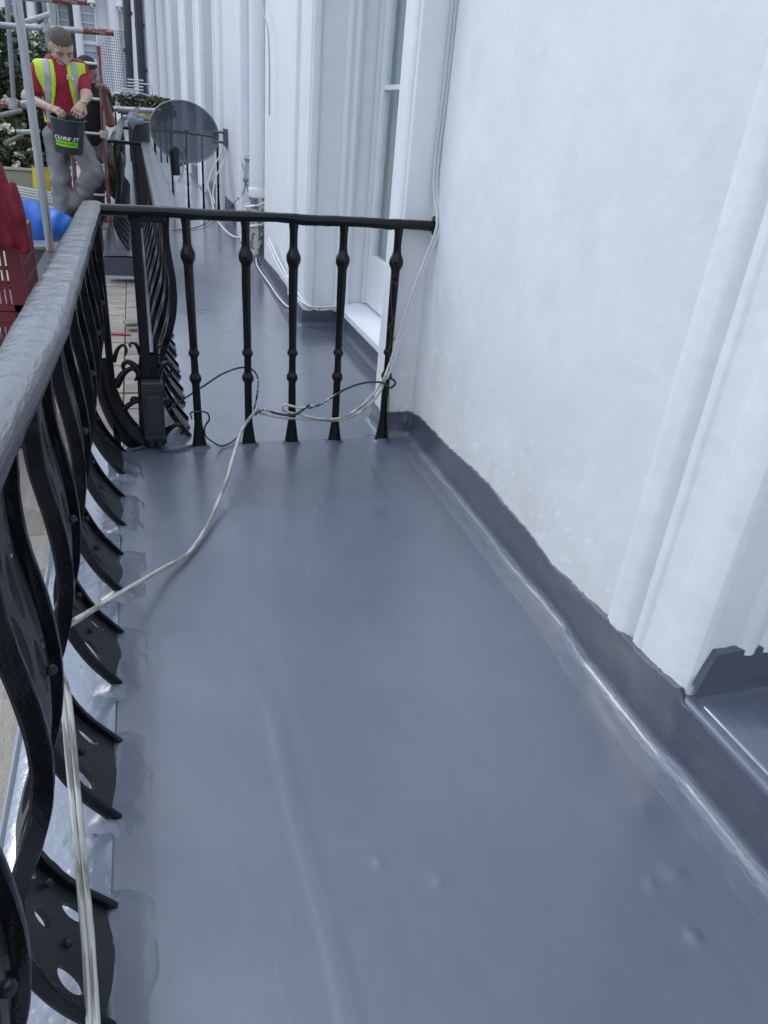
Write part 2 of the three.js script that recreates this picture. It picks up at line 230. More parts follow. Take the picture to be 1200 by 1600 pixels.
// membrane turned up against the walls: a fillet, a face and a ragged top lip
function upstand(path, y0, top, o = {}) {
  const pts = []; let L = 0;
  for (let i = 0; i < path.length - 1; i++) { const a = path[i], b = path[i + 1], l = Math.hypot(b[0] - a[0], b[1] - a[1]), n = Math.max(2, Math.round(l / .012)); for (let k = i ? 1 : 0; k <= n; k++) pts.push({ x: lerp(a[0], b[0], k / n), z: lerp(a[1], b[1], k / n), s: L + l * k / n }); L += l; }
  pts.forEach((p, i) => { const a = pts[Math.max(0, i - 2)], b = pts[Math.min(pts.length - 1, i + 2)], l = Math.hypot(b.x - a.x, b.z - a.z); p.nx = -(b.z - a.z) / l; p.nz = (b.x - a.x) / l; });
  const fl = o.fillet ?? .034, prof = [];
  if (o.skirt !== 0) prof.push([.105, -.006, 0], [.075, .0005, 0]);
  for (let i = 0; i <= 6; i++) { const t = i / 6 * Math.PI / 2; prof.push([.010 + fl * (1 - Math.sin(t)), fl * (1 - Math.cos(t)), 0]); }
  for (let i = 1; i <= 6; i++) prof.push([.010 - .004 * i / 6, 0, i / 6]);
  prof.push([.001, .002, 1], [-.012, .001, 1]);
  const g = grid(prof.length - 1, pts.length - 1, (u, v) => {
    const [off, dy, t] = prof[Math.round(u * (prof.length - 1))], p = pts[Math.round(v * (pts.length - 1))];
    const h = top(p.s / L, p) + (o.rag2 && p.z > o.rag2 ? .0 : o.rag ?? .006) * (fbm(p.s * 28, y0, 4, 4) + (noise(p.s * 90, 3) > .55 ? .5 : 0)), w = (off > 0 ? 1 : 0) * .004 * fbm(p.s * 7, t * 3, 12, 4);
    const yy = t > 0 ? lerp(fl, h, t) + dy : dy, o2 = off + w;
    return V(p.x + p.nx * o2, y0 + yy + .0005 + (off > .03 && off < .09 ? hgt(p.x + p.nx * o2, p.z + p.nz * o2) + .0008 : 0), p.z + p.nz * o2);
  });
  const q = toCreasedNormals(g, .9), t = q.attributes.uv; for (let i = 0; i < t.count; i++) t.setXY(i, t.getX(i), t.getY(i) * L / 1.2); return q;
}
// turned-up membrane: floor-coloured toe, a frayed pale band of glass fibre in the fillet, face darkened in the colour to deepen its shade (u across, v along)
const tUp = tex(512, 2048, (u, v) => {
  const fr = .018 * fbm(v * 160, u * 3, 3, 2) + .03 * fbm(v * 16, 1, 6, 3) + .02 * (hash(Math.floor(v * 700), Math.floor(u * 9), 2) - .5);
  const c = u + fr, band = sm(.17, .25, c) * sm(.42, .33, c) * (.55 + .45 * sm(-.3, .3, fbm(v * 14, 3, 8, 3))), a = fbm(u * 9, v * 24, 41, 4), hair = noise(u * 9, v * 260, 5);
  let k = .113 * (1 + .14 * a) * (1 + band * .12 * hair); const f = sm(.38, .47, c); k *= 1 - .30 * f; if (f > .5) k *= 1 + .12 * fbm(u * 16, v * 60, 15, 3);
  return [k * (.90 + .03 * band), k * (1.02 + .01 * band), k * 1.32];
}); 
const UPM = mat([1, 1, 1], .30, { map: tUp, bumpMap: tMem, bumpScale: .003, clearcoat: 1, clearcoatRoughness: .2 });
const tab = (T, k) => x => { for (let i = 0; i < T.length - 1; i++) if (x <= T[i + 1][0]) return lerp(T[i][1], T[i + 1][1], cl((x - T[i][0]) / (T[i + 1][0] - T[i][0]))); return T[T.length - 1][1]; };
const WX = 1.025, PX = .915;
const topW = tab([[-2.7, .10], [-2.55, .125], [-2.0, .14], [-1.7, .132], [-1.48, .112], [-1.25, .13], [-1.14, .142], [-1.0, .155], [-.905, .166], [-.885, .146], [2, .145]]);
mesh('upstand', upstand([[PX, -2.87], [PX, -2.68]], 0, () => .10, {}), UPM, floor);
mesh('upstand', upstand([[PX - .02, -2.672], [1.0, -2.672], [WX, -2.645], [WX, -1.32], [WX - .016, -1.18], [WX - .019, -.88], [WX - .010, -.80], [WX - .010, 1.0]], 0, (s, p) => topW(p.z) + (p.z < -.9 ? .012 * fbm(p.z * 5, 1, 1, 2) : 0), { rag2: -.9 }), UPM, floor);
// the step up into the bay of the near window, its face and its floor
{ // rounded nosing with the same frayed fibre
  const T = tex(256, 1024, (u, v) => { const c = u + .05 * fbm(v * 60, u * 3, 3, 3) + .06 * fbm(v * 9, 1, 6, 3), b = sm(.2, .3, c) * sm(.62, .5, c), k = .116 * (1 + .15 * fbm(u * 5, v * 20, 4, 4)) * (1 + b * .15 * noise(u * 10, v * 300, 5)); return [k * .92, k * 1.01, k * 1.29]; });
  mesh('nosing', grid(10, 150, (u, v) => { const z = lerp(-.90, 1.0, v), a = u < .5 ? u * 2 * Math.PI / 2 : Math.PI / 2, x = WX - .017 + .016 * (1 - Math.cos(a)) + (u > .5 ? (u - .5) * .10 : 0); return V(x + .002 * fbm(z * 9, 3, 3, 3), .141 + .016 * Math.sin(a) + (u === 1 ? -.004 : .0) + hgt(x, z), z); }), mat([1, 1, 1], .34, { map: T }), floor);
}
mesh('step', grid(40, 170, (u, v) => { const x = lerp(WX - .002, 1.47, u), z = lerp(-.94, 1.0, v); return V(x, .155 + .004 * sm(0, .05, u) - .012 * sm(.0, .0001, .0001 - u) + hgt(x, z) * 1.4 + .004 * fbm(x * 9, z * 6, 4, 3), z); }), MEM, floor);
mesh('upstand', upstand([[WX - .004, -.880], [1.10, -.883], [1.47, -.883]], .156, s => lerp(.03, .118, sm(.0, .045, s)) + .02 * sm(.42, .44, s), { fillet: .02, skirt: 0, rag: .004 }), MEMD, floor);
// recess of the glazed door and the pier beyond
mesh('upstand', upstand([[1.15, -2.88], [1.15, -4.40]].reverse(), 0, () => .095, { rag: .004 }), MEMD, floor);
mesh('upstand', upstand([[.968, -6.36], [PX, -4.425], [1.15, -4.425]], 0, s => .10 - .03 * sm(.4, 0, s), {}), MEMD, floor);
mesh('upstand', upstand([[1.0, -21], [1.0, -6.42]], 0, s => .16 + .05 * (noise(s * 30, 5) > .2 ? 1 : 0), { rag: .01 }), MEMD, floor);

// ---------------------------------------------------------------- the white terrace
function plan(pts, y0, y1, r = .008, steps = 1, wob = 0) {      // plan polygon (x, z) with eased corners, extruded up
  const s = new THREE.Shape(), n = pts.length;
  for (let i = 0; i < n; i++) {
    const a = V2(...pts[(i + n - 1) % n]), b = V2(...pts[i]), c = V2(...pts[(i + 1) % n]), ra = Math.min(r, a.distanceTo(b) * .4, b.distanceTo(c) * .4);
    const p = b.clone().add(a.clone().sub(b).setLength(ra)), q = b.clone().add(c.clone().sub(b).setLength(ra));
    if (!i) s.moveTo(p.x, -p.y); else s.lineTo(p.x, -p.y); s.quadraticCurveTo(b.x, -b.y, q.x, -q.y);
  }
  const g = new THREE.ExtrudeGeometry(s, { depth: y1 - y0, bevelEnabled: false, curveSegments: 4, steps }).rotateX(-Math.PI / 2).translate(0, y0, 0);
  if (wob) { const p = g.attributes.position; for (let i = 0; i < p.count; i++) { const y = p.getY(i), k = wob * fbm(y * 4, p.getZ(i) * 8, 3, 4); p.setX(i, p.getX(i) + k); p.setZ(i, p.getZ(i) + wob * 1.2 * fbm(y * 3, p.getZ(i) * 5, 13, 3)); } }
  const q = toCreasedNormals(g, .6), p = q.attributes.position, nq = q.attributes.normal, t = q.attributes.uv;
  for (let i = 0; i < p.count; i++) Math.abs(nq.getY(i)) > .7 ? t.setXY(i, p.getX(i), p.getZ(i)) : t.setXY(i, p.getX(i) - p.getZ(i), p.getY(i));
  return q;
}
const house = thing('terrace_house', 'white painted stucco terrace house with a glazed door beside the grey balcony floor', 'house');
const TOP = 6.2;
mesh('wall', plan([[3.2, 9], [1.03, 9], [1.03, 6.2], [1.3, 6.2], [1.3, 4.6], [1.03, 4.6], [1.03, 1.15], [1.47, 1.15], [1.47, -.912], [WX + .02, -.912], [WX, -.95], [WX + .06, -1.18], [3.2, -1.18]], GY, TOP, .012), WHITE, house);
{ // the long plain wall, with its own map
  const g = plan([[3.2, -1.185], [WX, -1.185], [WX, -2.675], [PX, -2.675], [PX, -2.86], [1.30, -2.86], [3.2, -2.86]], GY, TOP, .01), p = g.attributes.position, t = g.attributes.uv;
  for (let i = 0; i < p.count; i++) { t.setXY(i, (p.getX(i) - 1 - p.getZ(i)) / 2.2, p.getY(i) / 5); }
  mesh('wall', g, WALLMAT, house);
}
// pilaster at the near corner: flat fillets and rounded beads running up
mesh('pilaster', plan([[1.2, -.893], [WX + .004, -.893], [WX - .009, -.903], [WX - .011, -.985], [WX - .006, -.991], [WX - .007, -1.052], [WX - .012, -1.058], [WX - .012, -1.082], [WX + .003, -1.087], [WX + .003, -1.096], [WX - .011, -1.102], [WX - .019, -1.122], [WX - .020, -1.162], [WX - .011, -1.183], [WX + .004, -1.187], [WX + .05, -1.19], [1.2, -1.19]], .08, TOP, .005, 300, .003), WHITE, house);
mesh('architrave', plan([[1.10, -.92], [1.10, -.884], [1.125, -.872], [1.15, -.884], [1.158, -.878], [1.175, -.874], [1.185, -.886], [1.185, -.92]], .262, TOP, .01, 200, .002), WHITE, house);
mesh('architrave', plan([[1.33, -.92], [1.33, -.875], [1.44, -.875], [1.44, -.92]], .255, TOP, .01), WHITE, house);
// jamb pier of the door, bead on its edge
mesh('architrave', [plan([[PX + .01, -2.69], [PX - .010, -2.70], [PX - .016, -2.73], [PX - .008, -2.755], [PX - .008, -2.79], [PX - .010, -2.815], [PX - .002, -2.84], [PX + .01, -2.862]], .092, TOP, .008)], WHITE, house);
// far pier with its moulded jamb
mesh('wall', plan([[3.2, -4.425], [1.30, -4.425], [1.16, -4.425], [1.145, -4.425], [PX, -4.425], [.968, -6.34], [1.06, -6.42], [3.2, -6.42]], GY, TOP, .012), WHITE, house);
mesh('architrave', [plan([[PX + .01, -4.43], [PX + .01, -4.41], [PX + .045, -4.402], [PX + .06, -4.414], [PX + .06, -4.43]], .1, TOP, .006), plan([[1.10, -4.43], [1.10, -4.40], [1.125, -4.385], [1.15, -4.40], [1.165, -4.38], [1.19, -4.39], [1.2, -4.43]], .1, TOP, .006), plan([[PX + .02, -4.75], [PX - .014, -4.76], [PX - .018, -4.86], [PX + .02, -4.88]], .1, TOP, .006)], WHITE, house);
// back of the door recess, above and below the door
mesh('wall', [box(1.42, 3.2, GY, TOP, -4.42, -2.865), box(1.16, 1.415, GY, .10, -4.42, -2.865)], WHITE, house);
mesh('sill', [boxUV(new RoundedBoxGeometry(.26, .045, 1.555, 2, .008).rotateZ(.06).translate(1.255, .128, -3.643)), box(1.135, 1.20, .105, .146, -4.42, -2.866, .006)], WHITE2, house);
{
  const d = new THREE.Group(); d.name = 'door'; house.add(d);
  const x = 1.28, z0 = -4.37, z1 = -2.87, y0 = .155, y1 = 3.2, st = .065;
  const fr = (a, b, c, e, dx = .05) => box(x - .005, x + dx, c, e, a, b, .006);
  mesh('frame', [fr(z0 - .05, z0, y0, y1 + .06, .07), fr(z1, z1 + .0, y0, y1 + .06, .07), box(x - .005, x + .07, y1, y1 + .06, z0, z1, .006)].filter(g => isFinite(g.boundingSphere?.radius ?? 1)), WHITE2, d);
  const zm = (z0 + z1) / 2;
  for (const [a, b] of [[z0 + .004, zm - .002], [zm + .002, z1 - .004]]) {
    mesh('leaf', [box(x + .008, x + .05, y0 + .01, y1, a, a + st, .007), box(x + .008, x + .05, y0 + .01, y1, b - st, b, .007), box(x + .0085, x + .0495, y0 + .01, y0 + .30, a + st, b - st, .007), box(x + .0085, x + .0495, y1 - .1, y1, a + st, b - st, .007)], WHITE2, d);
    for (const y of [1.30, 2.3]) mesh('glazing_bar', box(x + .012, x + .046, y, y + .025, a + st, b - st, .004), WHITE2, d);
    mesh('pane', [box(x + .026, x + .030, y0 + .3, y1 - .1, a + st, b - st, .001)], new THREE.MeshPhysicalMaterial({ color: col(.92, .96, .95), roughness: .03, transmission: 1, thickness: 0, ior: 1.5 }), d);
  }
  mesh('curtain', boxUV(grid(160, 4, (u, v) => V(x + .085 + .010 * Math.sin(u * 95 + 2 * Math.sin(u * 23)), lerp(.16, 3.2, v), lerp(z0, z1, u)))), mat([.50, .535, .54], .9), d);
}
// farther house: same order of piers and beads, then the long run of the terrace
const house2 = thing('terrace_house', 'farther white terrace house running on behind the satellite dish', 'house');
mesh('wall', plan([[3.2, -6.43], [1.03, -6.43], [1.03, -7.6], [.955, -7.6], [.955, -8.1], [1.0, -8.12], [1.0, -9.6], [.965, -9.62], [.965, -10.3], [1.22, -10.3], [1.22, -12], [.97, -12], [.97, -13.4], [1.2, -13.4], [1.2, -15.2], [.95, -15.2], [.95, -17], [1.15, -17], [1.15, -19], [.9, -19], [.9, -22], [3.2, -22]], GY, TOP + 1, .02), WHITE, house2);
mesh('pilaster', [[-7.65, .93], [-8.02, .945], [-9.7, .95], [-10.2, .945], [-12.1, .94], [-12.5, .955], [-13.2, .945], [-15.4, .93], [-16.1, .935], [-16.7, .93], [-19.3, .87], [-20.3, .88]].map(([z, x]) => plan([[x + .08, z + .06], [x + .012, z + .06], [x, z + .03], [x, z - .03], [x + .012, z - .06], [x + .08, z - .06]], 0, TOP + 1, .01)), WHITE, house2);
for (const [za, zb, x] of [[-10.32, -11.98, 1.215], [-13.42, -15.18, 1.195], [-17.02, -18.98, 1.145]]) {
  const w = new THREE.Group(); w.name = 'window'; house2.add(w);
  mesh('frame', [box(x - .04, x, .2, 3, za - .06, za, .01), box(x - .04, x, .2, 3, zb, zb + .06, .01), box(x - .04, x, 1.6, 1.66, zb + .06, za - .06, .006), box(x - .04, x, 1.85, 1.9, zb + .06, za - .06, .006), box(x - .04, x, .2, .3, zb + .06, za - .06, .006)], WHITE2, w);
  mesh('pane', box(x - .02, x - .014, .3, 3, zb + .06, za - .06, .001), mat([.34, .38, .40], .06), w);
}
// end house facing down the balcony, with columns, brackets and sash windows
const house3 = thing('terrace_house', 'ornate white stucco house closing the view beyond the scaffolding', 'house');
{
  const Z = -22.3;
  mesh('wall', [box(-12, 1.6, GY, 5.4, Z - 3, Z)], WHITE, house3);
  const XF = x => atz(x, 60, Z).x;
  for (const x of [15, 55, 88, 122, 180, 214, 236, 252]) mesh('column', lathe([[.17, 0], [.19, .05], [.15, .12], [.135, .4], [.125, 2.5], [.12, 3.2], [.16, 3.28], [.2, 3.4]], 18, [XF(x), .6, Z + .22]), WHITE2, house3);
  for (const y of [3.95, 4.3]) mesh('cornice', [box(-11.9, 1.55, y, y + .12, Z - .1, Z + .5, .03)], WHITE2, house3);
  for (let i = 0; i < 10; i++) { const x = XF(190) - i * .62; mesh('bracket', [tube([[x, 3.94, Z + .45], [x, 3.7, Z + .5], [x, 3.45, Z + .34], [x, 3.2, Z + .22], [x, 3.0, Z + .3]], .1, 20, 8), new THREE.TorusGeometry(.1, .05, 8, 16).rotateY(Math.PI / 2).translate(x, 3.72, Z + .42), new THREE.TorusGeometry(.07, .04, 8, 14).rotateY(Math.PI / 2).translate(x, 3.05, Z + .26)], WHITE2, house3); }
  for (const [xa, xb] of [[20, 48], [93, 117], [128, 150]]) {
    const a = XF(xa), b = XF(xb), w = new THREE.Group(); w.name = 'window'; house3.add(w);
    mesh('frame', [box(a - .05, a, 1.2, 3.3, Z, Z + .08, .01), box(b, b + .05, 1.2, 3.3, Z, Z + .08, .01), box(a, b, 3.2, 3.3, Z, Z + .08, .01), box(a, b, 1.2, 1.3, Z, Z + .08, .01), box(a, b, 2.2, 2.26, Z, Z + .06, .01)], WHITE2, w);
    mesh('pane', box(a, b, 1.3, 3.2, Z + .003, Z + .02, .002), mat([.42, .46, .49], .08), w);
    for (let i = 1; i < 10; i++) mesh('slat', box(a + .005, b - .005, 1.3 + i * .19, 1.33 + i * .19, Z + .03, Z + .05, .004), WHITE2, w);
  }
  for (const [x, x2, r] of [[36, 45, .05], [61, 69, .05], [109, 118, .06]]) mesh('downpipe', rod(atz(x, 0, Z + .3), atz(x2, 92, Z + .3), r), PLASTIC, house3);
}
tag(mesh('downpipe', [rod(atz(195, -60, -18), atz(204, 140, -18), .075), ...[20, 80].map(y => rod(atz(199.5, y - 3, -18), atz(199.7, y + 3, -18), .09))], mat([.035, .038, .045], .4)), 'thick black downpipe left of the two before the far facade', 'pipe');
tag(mesh('downpipe', [rod(atz(212, -60, -18.4), atz(224, 150, -18.4), .085), ...[40, 110].map(y => rod(atz(216 + y * .06, y - 3, -18.4), atz(216.3 + y * .06, y + 3, -18.4), .10))], mat([.045, .042, .052], .4)), 'thick black downpipe right of the two, against the white terrace wall', 'pipe');
{ // netting stretched on the far front
  const a = atz(152, 130, -17.6), b = atz(196, 50, -17.6), g = [];
  for (let i = 0; i <= 15; i++) { const x = lerp(a.x, b.x, i / 15), top = lerp(1.9, b.y, sm(0, .5, i / 15)); g.push(rod([x, a.y - .1, -17.6], [x - .03, top, -17.6], .0035, .0035, 4)); }
  for (let i = 0; i <= 22; i++) { const y = lerp(a.y - .1, b.y, i / 22); g.push(rod([lerp(a.x, b.x, sm(.55, 1, i / 22) * .5), y, -17.6], [b.x, y, -17.6], .0035, .0035, 4)); }
  tag(mesh('bird_net', g, mat([.05, .055, .07], .6)), 'square mesh netting hanging in front of the far white facade', 'net');
}
// downpipe with looped cables, by the far pier
{
  const t = thing('soil_pipe', 'white soil pipe with dirty foot standing against the wall beyond the door', 'pipe');
  const b = at(402, 405, 'y', .0), x = b.x, z = b.z;
  mesh('shaft', [rod([x, .52, z], [x, TOP, z], .064, .064, 20)], WHITE2, t);
  mesh('collar', lathe([[.066, .50], [.074, .505], [.077, .53], [.073, .545], [.076, .552], [.073, .575], [.064, .58]], 22, [x, 0, z]), WHITE2, t);
  mesh('foot', rod([x, 0, z], [x, .5, z], .062, .064, 20), mat([1, 1, 1], .6, { map: tex(256, 256, (u, v) => { const n = fbm(u * 8, v * 8, 3, 4); return n > .06 + .3 * (v - .5) ? [.2, .19, .17] : [.6, .6, .58]; }) }), t);
  const cc = [];
  for (let k = 0; k < 5; k++) { const pts = []; for (let i = 0; i <= 14; i++) { const a = i / 14 * Math.PI * 2 * 1.02 + k; pts.push([x + Math.cos(a) * (.082 + .012 * k % .03), .26 + .05 * k + .035 * Math.sin(a + k * 2), z + Math.sin(a) * (.084 + .01 * k % .03)]); } cc.push(tube(pts, .0065, 50, 6)); }
  tag(mesh('cable_coil', cc, CABLEW), 'white cable wound round the foot of the soil pipe', 'cable');
}

// ---------------------------------------------------------------- cast iron railings
// inner profile of the railing: [offset from the handrail centre, height]
const prof = new THREE.SplineCurve([[0, .83], [-.004, .72], [.008, .62], [.012, .54], [.003, .46], [-.016, .39], [-.04, .32], [-.056, .255], [-.056, .20], [-.038, .14], [-.012, .085], [.018, .04], [.045, .004], [.056, -.006]].map(p => V2(...p)));
const PL = prof.getLength();
const pAt = v => { const p = prof.getPointAt(cl(v)), t = prof.getTangentAt(cl(v)); return { x: p.x, y: p.y, nx: -t.y, ny: t.x }; };
function sheetCut(nu, nv, field, map, th) {  // marching squares sheet with thickness
  const P = [], p3 = (u, v, o) => map(u, v, o);
  const tri = (a, b, c) => P.push(a.x, a.y, a.z, b.x, b.y, b.z, c.x, c.y, c.z);
  const F = []; for (let j = 0; j <= nv; j++) { F.push([]); for (let i = 0; i <= nu; i++) F[j].push(field(i / nu * 2 - 1, j / nv)); }
  for (let j = 0; j < nv; j++) for (let i = 0; i < nu; i++) {
    const q = [[i, j], [i + 1, j], [i + 1, j + 1], [i, j + 1]], out = [];
    for (let e = 0; e < 4; e++) {
      const a = q[e], b = q[(e + 1) % 4], fa = F[a[1]][a[0]], fb = F[b[1]][b[0]];
      if (fa > 0) out.push([a[0], a[1], 0]);
      if ((fa > 0) !== (fb > 0)) { const t = fa / (fa - fb); out.push([lerp(a[0], b[0], t), lerp(a[1], b[1], t), 1]); }
    }
    if (out.length < 3) continue;
    const A = out.map(o => p3(o[0] / nu * 2 - 1, o[1] / nv, th / 2)), B = out.map(o => p3(o[0] / nu * 2 - 1, o[1] / nv, -th / 2));
    for (let k = 1; k < out.length - 1; k++) { tri(A[0], A[k], A[k + 1]); tri(B[0], B[k + 1], B[k]); }
    for (let k = 0; k < out.length; k++) { const n = (k + 1) % out.length; const ed = (out[k][2] && out[n][2]) || (out[k][1] === 0 && out[n][1] === 0); if (ed) { tri(A[k], B[k], B[n]); tri(A[k], B[n], A[n]); } }
  }
  const g = new THREE.BufferGeometry(); g.setAttribute('position', new THREE.Float32BufferAttribute(P, 3)); return toCreasedNormals(g, .7);
}
const hw = v => .094 - .014 * sm(.0, .08, v) + .004 * Math.sin(v * 9) - .012 * Math.exp(-(((v - .62) / .1) ** 2)) + .012 * sm(.75, 1, v);
const hole = (u, v, cu, cv, ru, rv, tilt = 0) => { const du = u - cu - tilt * (v - cv), dv = v - cv; return (Math.hypot(du / ru, dv / rv) - 1) * Math.min(ru, rv * .5); };
function panelField(s, v) {
  const w = hw(v), u = s * .11; let d = w - Math.abs(u);
  for (const [cu, cv, ru, rv, t] of [[.044, .085, .024, .055, 0], [.0, .15, .013, .05, 0], [.046, .225, .022, .065, .1], [.0, .275, .013, .045, 0], [.044, .385, .024, .07, -.1], [.0, .42, .012, .05, 0], [.040, .535, .018, .055, 0], [.0, .57, .010, .045, 0], [.048, .705, .017, .055, .12], [.018, .66, .008, .035, 0], [.050, .875, .014, .036, .1], [.0, .78, .010, .03, 0]])
    for (const q of cu ? [-1, 1] : [1]) d = Math.min(d, hole(u, v, cu * q, cv, ru, rv, t * q));
  // the foot ends in tines
  if (v > .9) for (const cu of [-.034, .034]) d = Math.min(d, hole(u, v, cu, 1.0, .015, .035));
  return d;
}
const panelMap = (s, v, o) => { const p = pAt(v), u = s * .11, em = .0035 * Math.cos(u * 36); return V(p.x + p.nx * (o + em - .006), p.y + p.ny * (o + em - .006), u); };
function bar(side, w = .012, d = .019, nv = 60) {   // rim bar down one edge of a panel
  const g = grid(8, nv, (a, v) => { const q = [[-1, -1], [-.6, -1.12], [.6, -1.12], [1, -1], [1, 1], [.6, 1.1], [-.6, 1.1], [-1, 1], [-1, -1]][Math.round(a * 8)], p = pAt(v * .985), z = side * (hw(v) - w * .3), dd = d * (1 - .45 * sm(.75, 1, v)); const e = 1 + .13 * fbm(v * 26, q[0] * 2, side * 5 + q[1] * 2, 3); return V(p.x + p.nx * q[1] * e * dd / 2, p.y + p.ny * q[1] * e * dd / 2, z + q[0] * e * w / 2 + .002 * fbm(v * 9, side, 3, 2)); });
  return toCreasedNormals(g, .6);
}
const gPanel = sheetCut(30, 110, panelField, panelMap, .009), gBarA = bar(-1), gBarB = bar(1), gRib = [-.35, .35].map(s => horn([0, .2, .4, .6, .8, .96].map(v => { const p = pAt(v); return V(p.x + p.nx * .006, p.y + p.ny * .006, s * .11 * (.6 + .5 * v)); }), .006, .004));
const gRivet = [[.3, -.02], [.62, .03], [.78, -.05], [.85, .01]].map(([v, u]) => { const p = pAt(v); return new THREE.SphereGeometry(.007, 8, 6).translate(p.x + p.nx * .006, p.y + p.ny * .006, u); });
const IRON_LIT = mat([.024, .025, .028], .34, { bumpMap: tPaint, bumpScale: .0012, specularIntensity: .8 });  // same black paint as IRON, lightened for light bounced off the white wall
const gFace = boxUV(merge([gPanel, ...gRivet]));
const gBarAu = boxUV(gBarA), gBarBu = boxUV(gBarB);
function castPanel(parent, x0, z, tw = 0) {
  const g = new THREE.Mesh(gFace, IRON_LIT); g.name = 'cast_panel'; g.position.set(x0, 0, z); g.rotation.y = tw; g.castShadow = g.receiveShadow = true; parent.add(g);
  for (const q of [gBarAu, gBarBu]) { const b = new THREE.Mesh(q, IRON); b.name = 'side_bar'; b.castShadow = b.receiveShadow = true; g.add(b); }
  return g;
}
function handrail(fa, fb, z0, z1, y = .85) {
  const X0 = typeof fa === 'number' ? () => fa : fa, X1 = typeof fb === 'number' ? () => fb : fb, x0 = X0(z0), x1 = X1(z0);      // flat iron rail with brushed, lumpy paint
  const n = Math.round(Math.abs(z1 - z0) / .012), c = [];
  for (const [a, b] of [[0, -.02], [0, -.006], [.06, -.001], [.2, .001], [.35, .002], [.5, .0022], [.65, .002], [.8, .001], [.94, -.001], [1, -.006], [1, -.02], [.9, -.024], [.1, -.024], [0, -.02]]) c.push([a, b]);
  const g = grid(c.length - 1, n, (u, v) => { const q = c[Math.round(u * (c.length - 1))], z = lerp(z0, z1, v), k = .0012 * fbm(q[0] * 3, z * 9, 5, 3); return V(lerp(X0(z), X1(z), q[0]) + (q[0] < .01 || q[0] > .99 ? .0018 * fbm(z * 14, q[0] * 9, 2, 3) : 0), y + q[1] + k, z); });
  const t = g.attributes.uv, p = g.attributes.position; for (let i = 0; i < p.count; i++) t.setXY(i, (p.getX(i) - x0) * 10, p.getZ(i) * .8);
  const e = [z0, z1].map(z => { const s = new THREE.Shape(c.slice(0, -1).map(q => V2(lerp(X0(z), X1(z), q[0]), y + q[1]))); return new THREE.ShapeGeometry(s).translate(0, 0, z); });
  return merge([g, ...e]);
}
// acanthus leaf curls standing out sideways from an end post
function curls(x, z, side, list) { return list.map(([y, len, r, lift]) => horn([[x, y - .03, z], [x + side * len * .45, y + lift * .6, z], [x + side * len * .85, y + lift, z], [x + side * len * 1.05, y + lift * .35, z], [x + side * len * .9, y - lift * .3, z]], r, r * .35, .8)); }

const railNear = thing('balcony_railing', 'near black cast iron railing with broad painted handrail along the left of the grey floor', 'railing', [-.15, 0, -1.3]);
mesh('handrail', handrail(tab([[-2.7, -.176], [-1.5, -.187], [-1.07, -.192], [-.6, -.203], [.9, -.21], [3, -.205]]), tab([[-2.7, -.112], [-1.17, -.116], [-.66, -.137], [.9, -.14], [3, -.135]]), 2.8, -2.70), RAILTOP, railNear);
for (let i = -9; i < 6; i++) castPanel(railNear, 0, -.70 - i * .36 + 1.3, rr(-.02, .02));
{ // end post of the near run, with its leaf curls toward the gap
  const z = -2.66, x = -.135;
  mesh('end_post', [box(x - .012, x + .012, 0, .82, z - .012, z + .012, .004), horn([[x - .03, .34, z], [x - .015, .2, z], [x + .03, .08, z], [x + .09, .01, z]], .03, .05, .35)], IRON, railNear);
  for (const c of curls(x + .012, z, 1, [[.36, .045, .009, .03], [.27, .075, .015, .035], [.15, .085, .014, .03], [.06, .10, .016, .02]])) mesh('leaf', c, IRON, railNear);
}
const railFar = thing('balcony_railing', 'set back black cast iron railing beyond the cross rail, with leafy end post', 'railing', [.088, 0, -4.6]);
mesh('handrail', handrail(.046, .128, -2.655, -6.78), RAILTOP, railFar);
for (let i = 0; i < 11; i++) castPanel(railFar, 0, -2.84 - i * .36 + 4.6, rr(-.02, .02));
{
  const z = -2.66, x = -.008;
  mesh('end_post', [box(x - .024, x + .010, .0, .82, z - .02, z + .02, .006), box(x - .03, x + .09, .80, .825, z - .015, z + .015, .004), horn([[x + .01, .36, z], [x + .0, .28, z], [x, .15, z], [x, .01, z]], .034, .05, .5)], IRON, railFar);
  for (const c of [...curls(x - .02, z, -1, [[.385, .035, .009, .012], [.30, .062, .015, .03], [.175, .045, .012, .02], [.045, .08, .016, .025]]), ...curls(x + .025, z, 1, [[.375, .03, .009, .012], [.295, .055, .014, .03], [.165, .045, .012, .02], [.055, .085, .016, .03]])]) mesh('leaf', c, IRON, railFar);
}
const railOut = thing('balcony_railing', 'farthest black cast iron railing, in line with the near one, past the jog', 'railing', [-.15, 0, -10]);
mesh('handrail', handrail(-.196, -.112, -6.8, -15.5), RAILTOP, railOut);
for (let i = 0; i < 16; i++) castPanel(railOut, 0, -7.0 - i * .36 + 10, 0);
mesh('cross_bar', box(-.2, .13, .822, .848, -6.795, -6.765, .005), IRON, railOut);
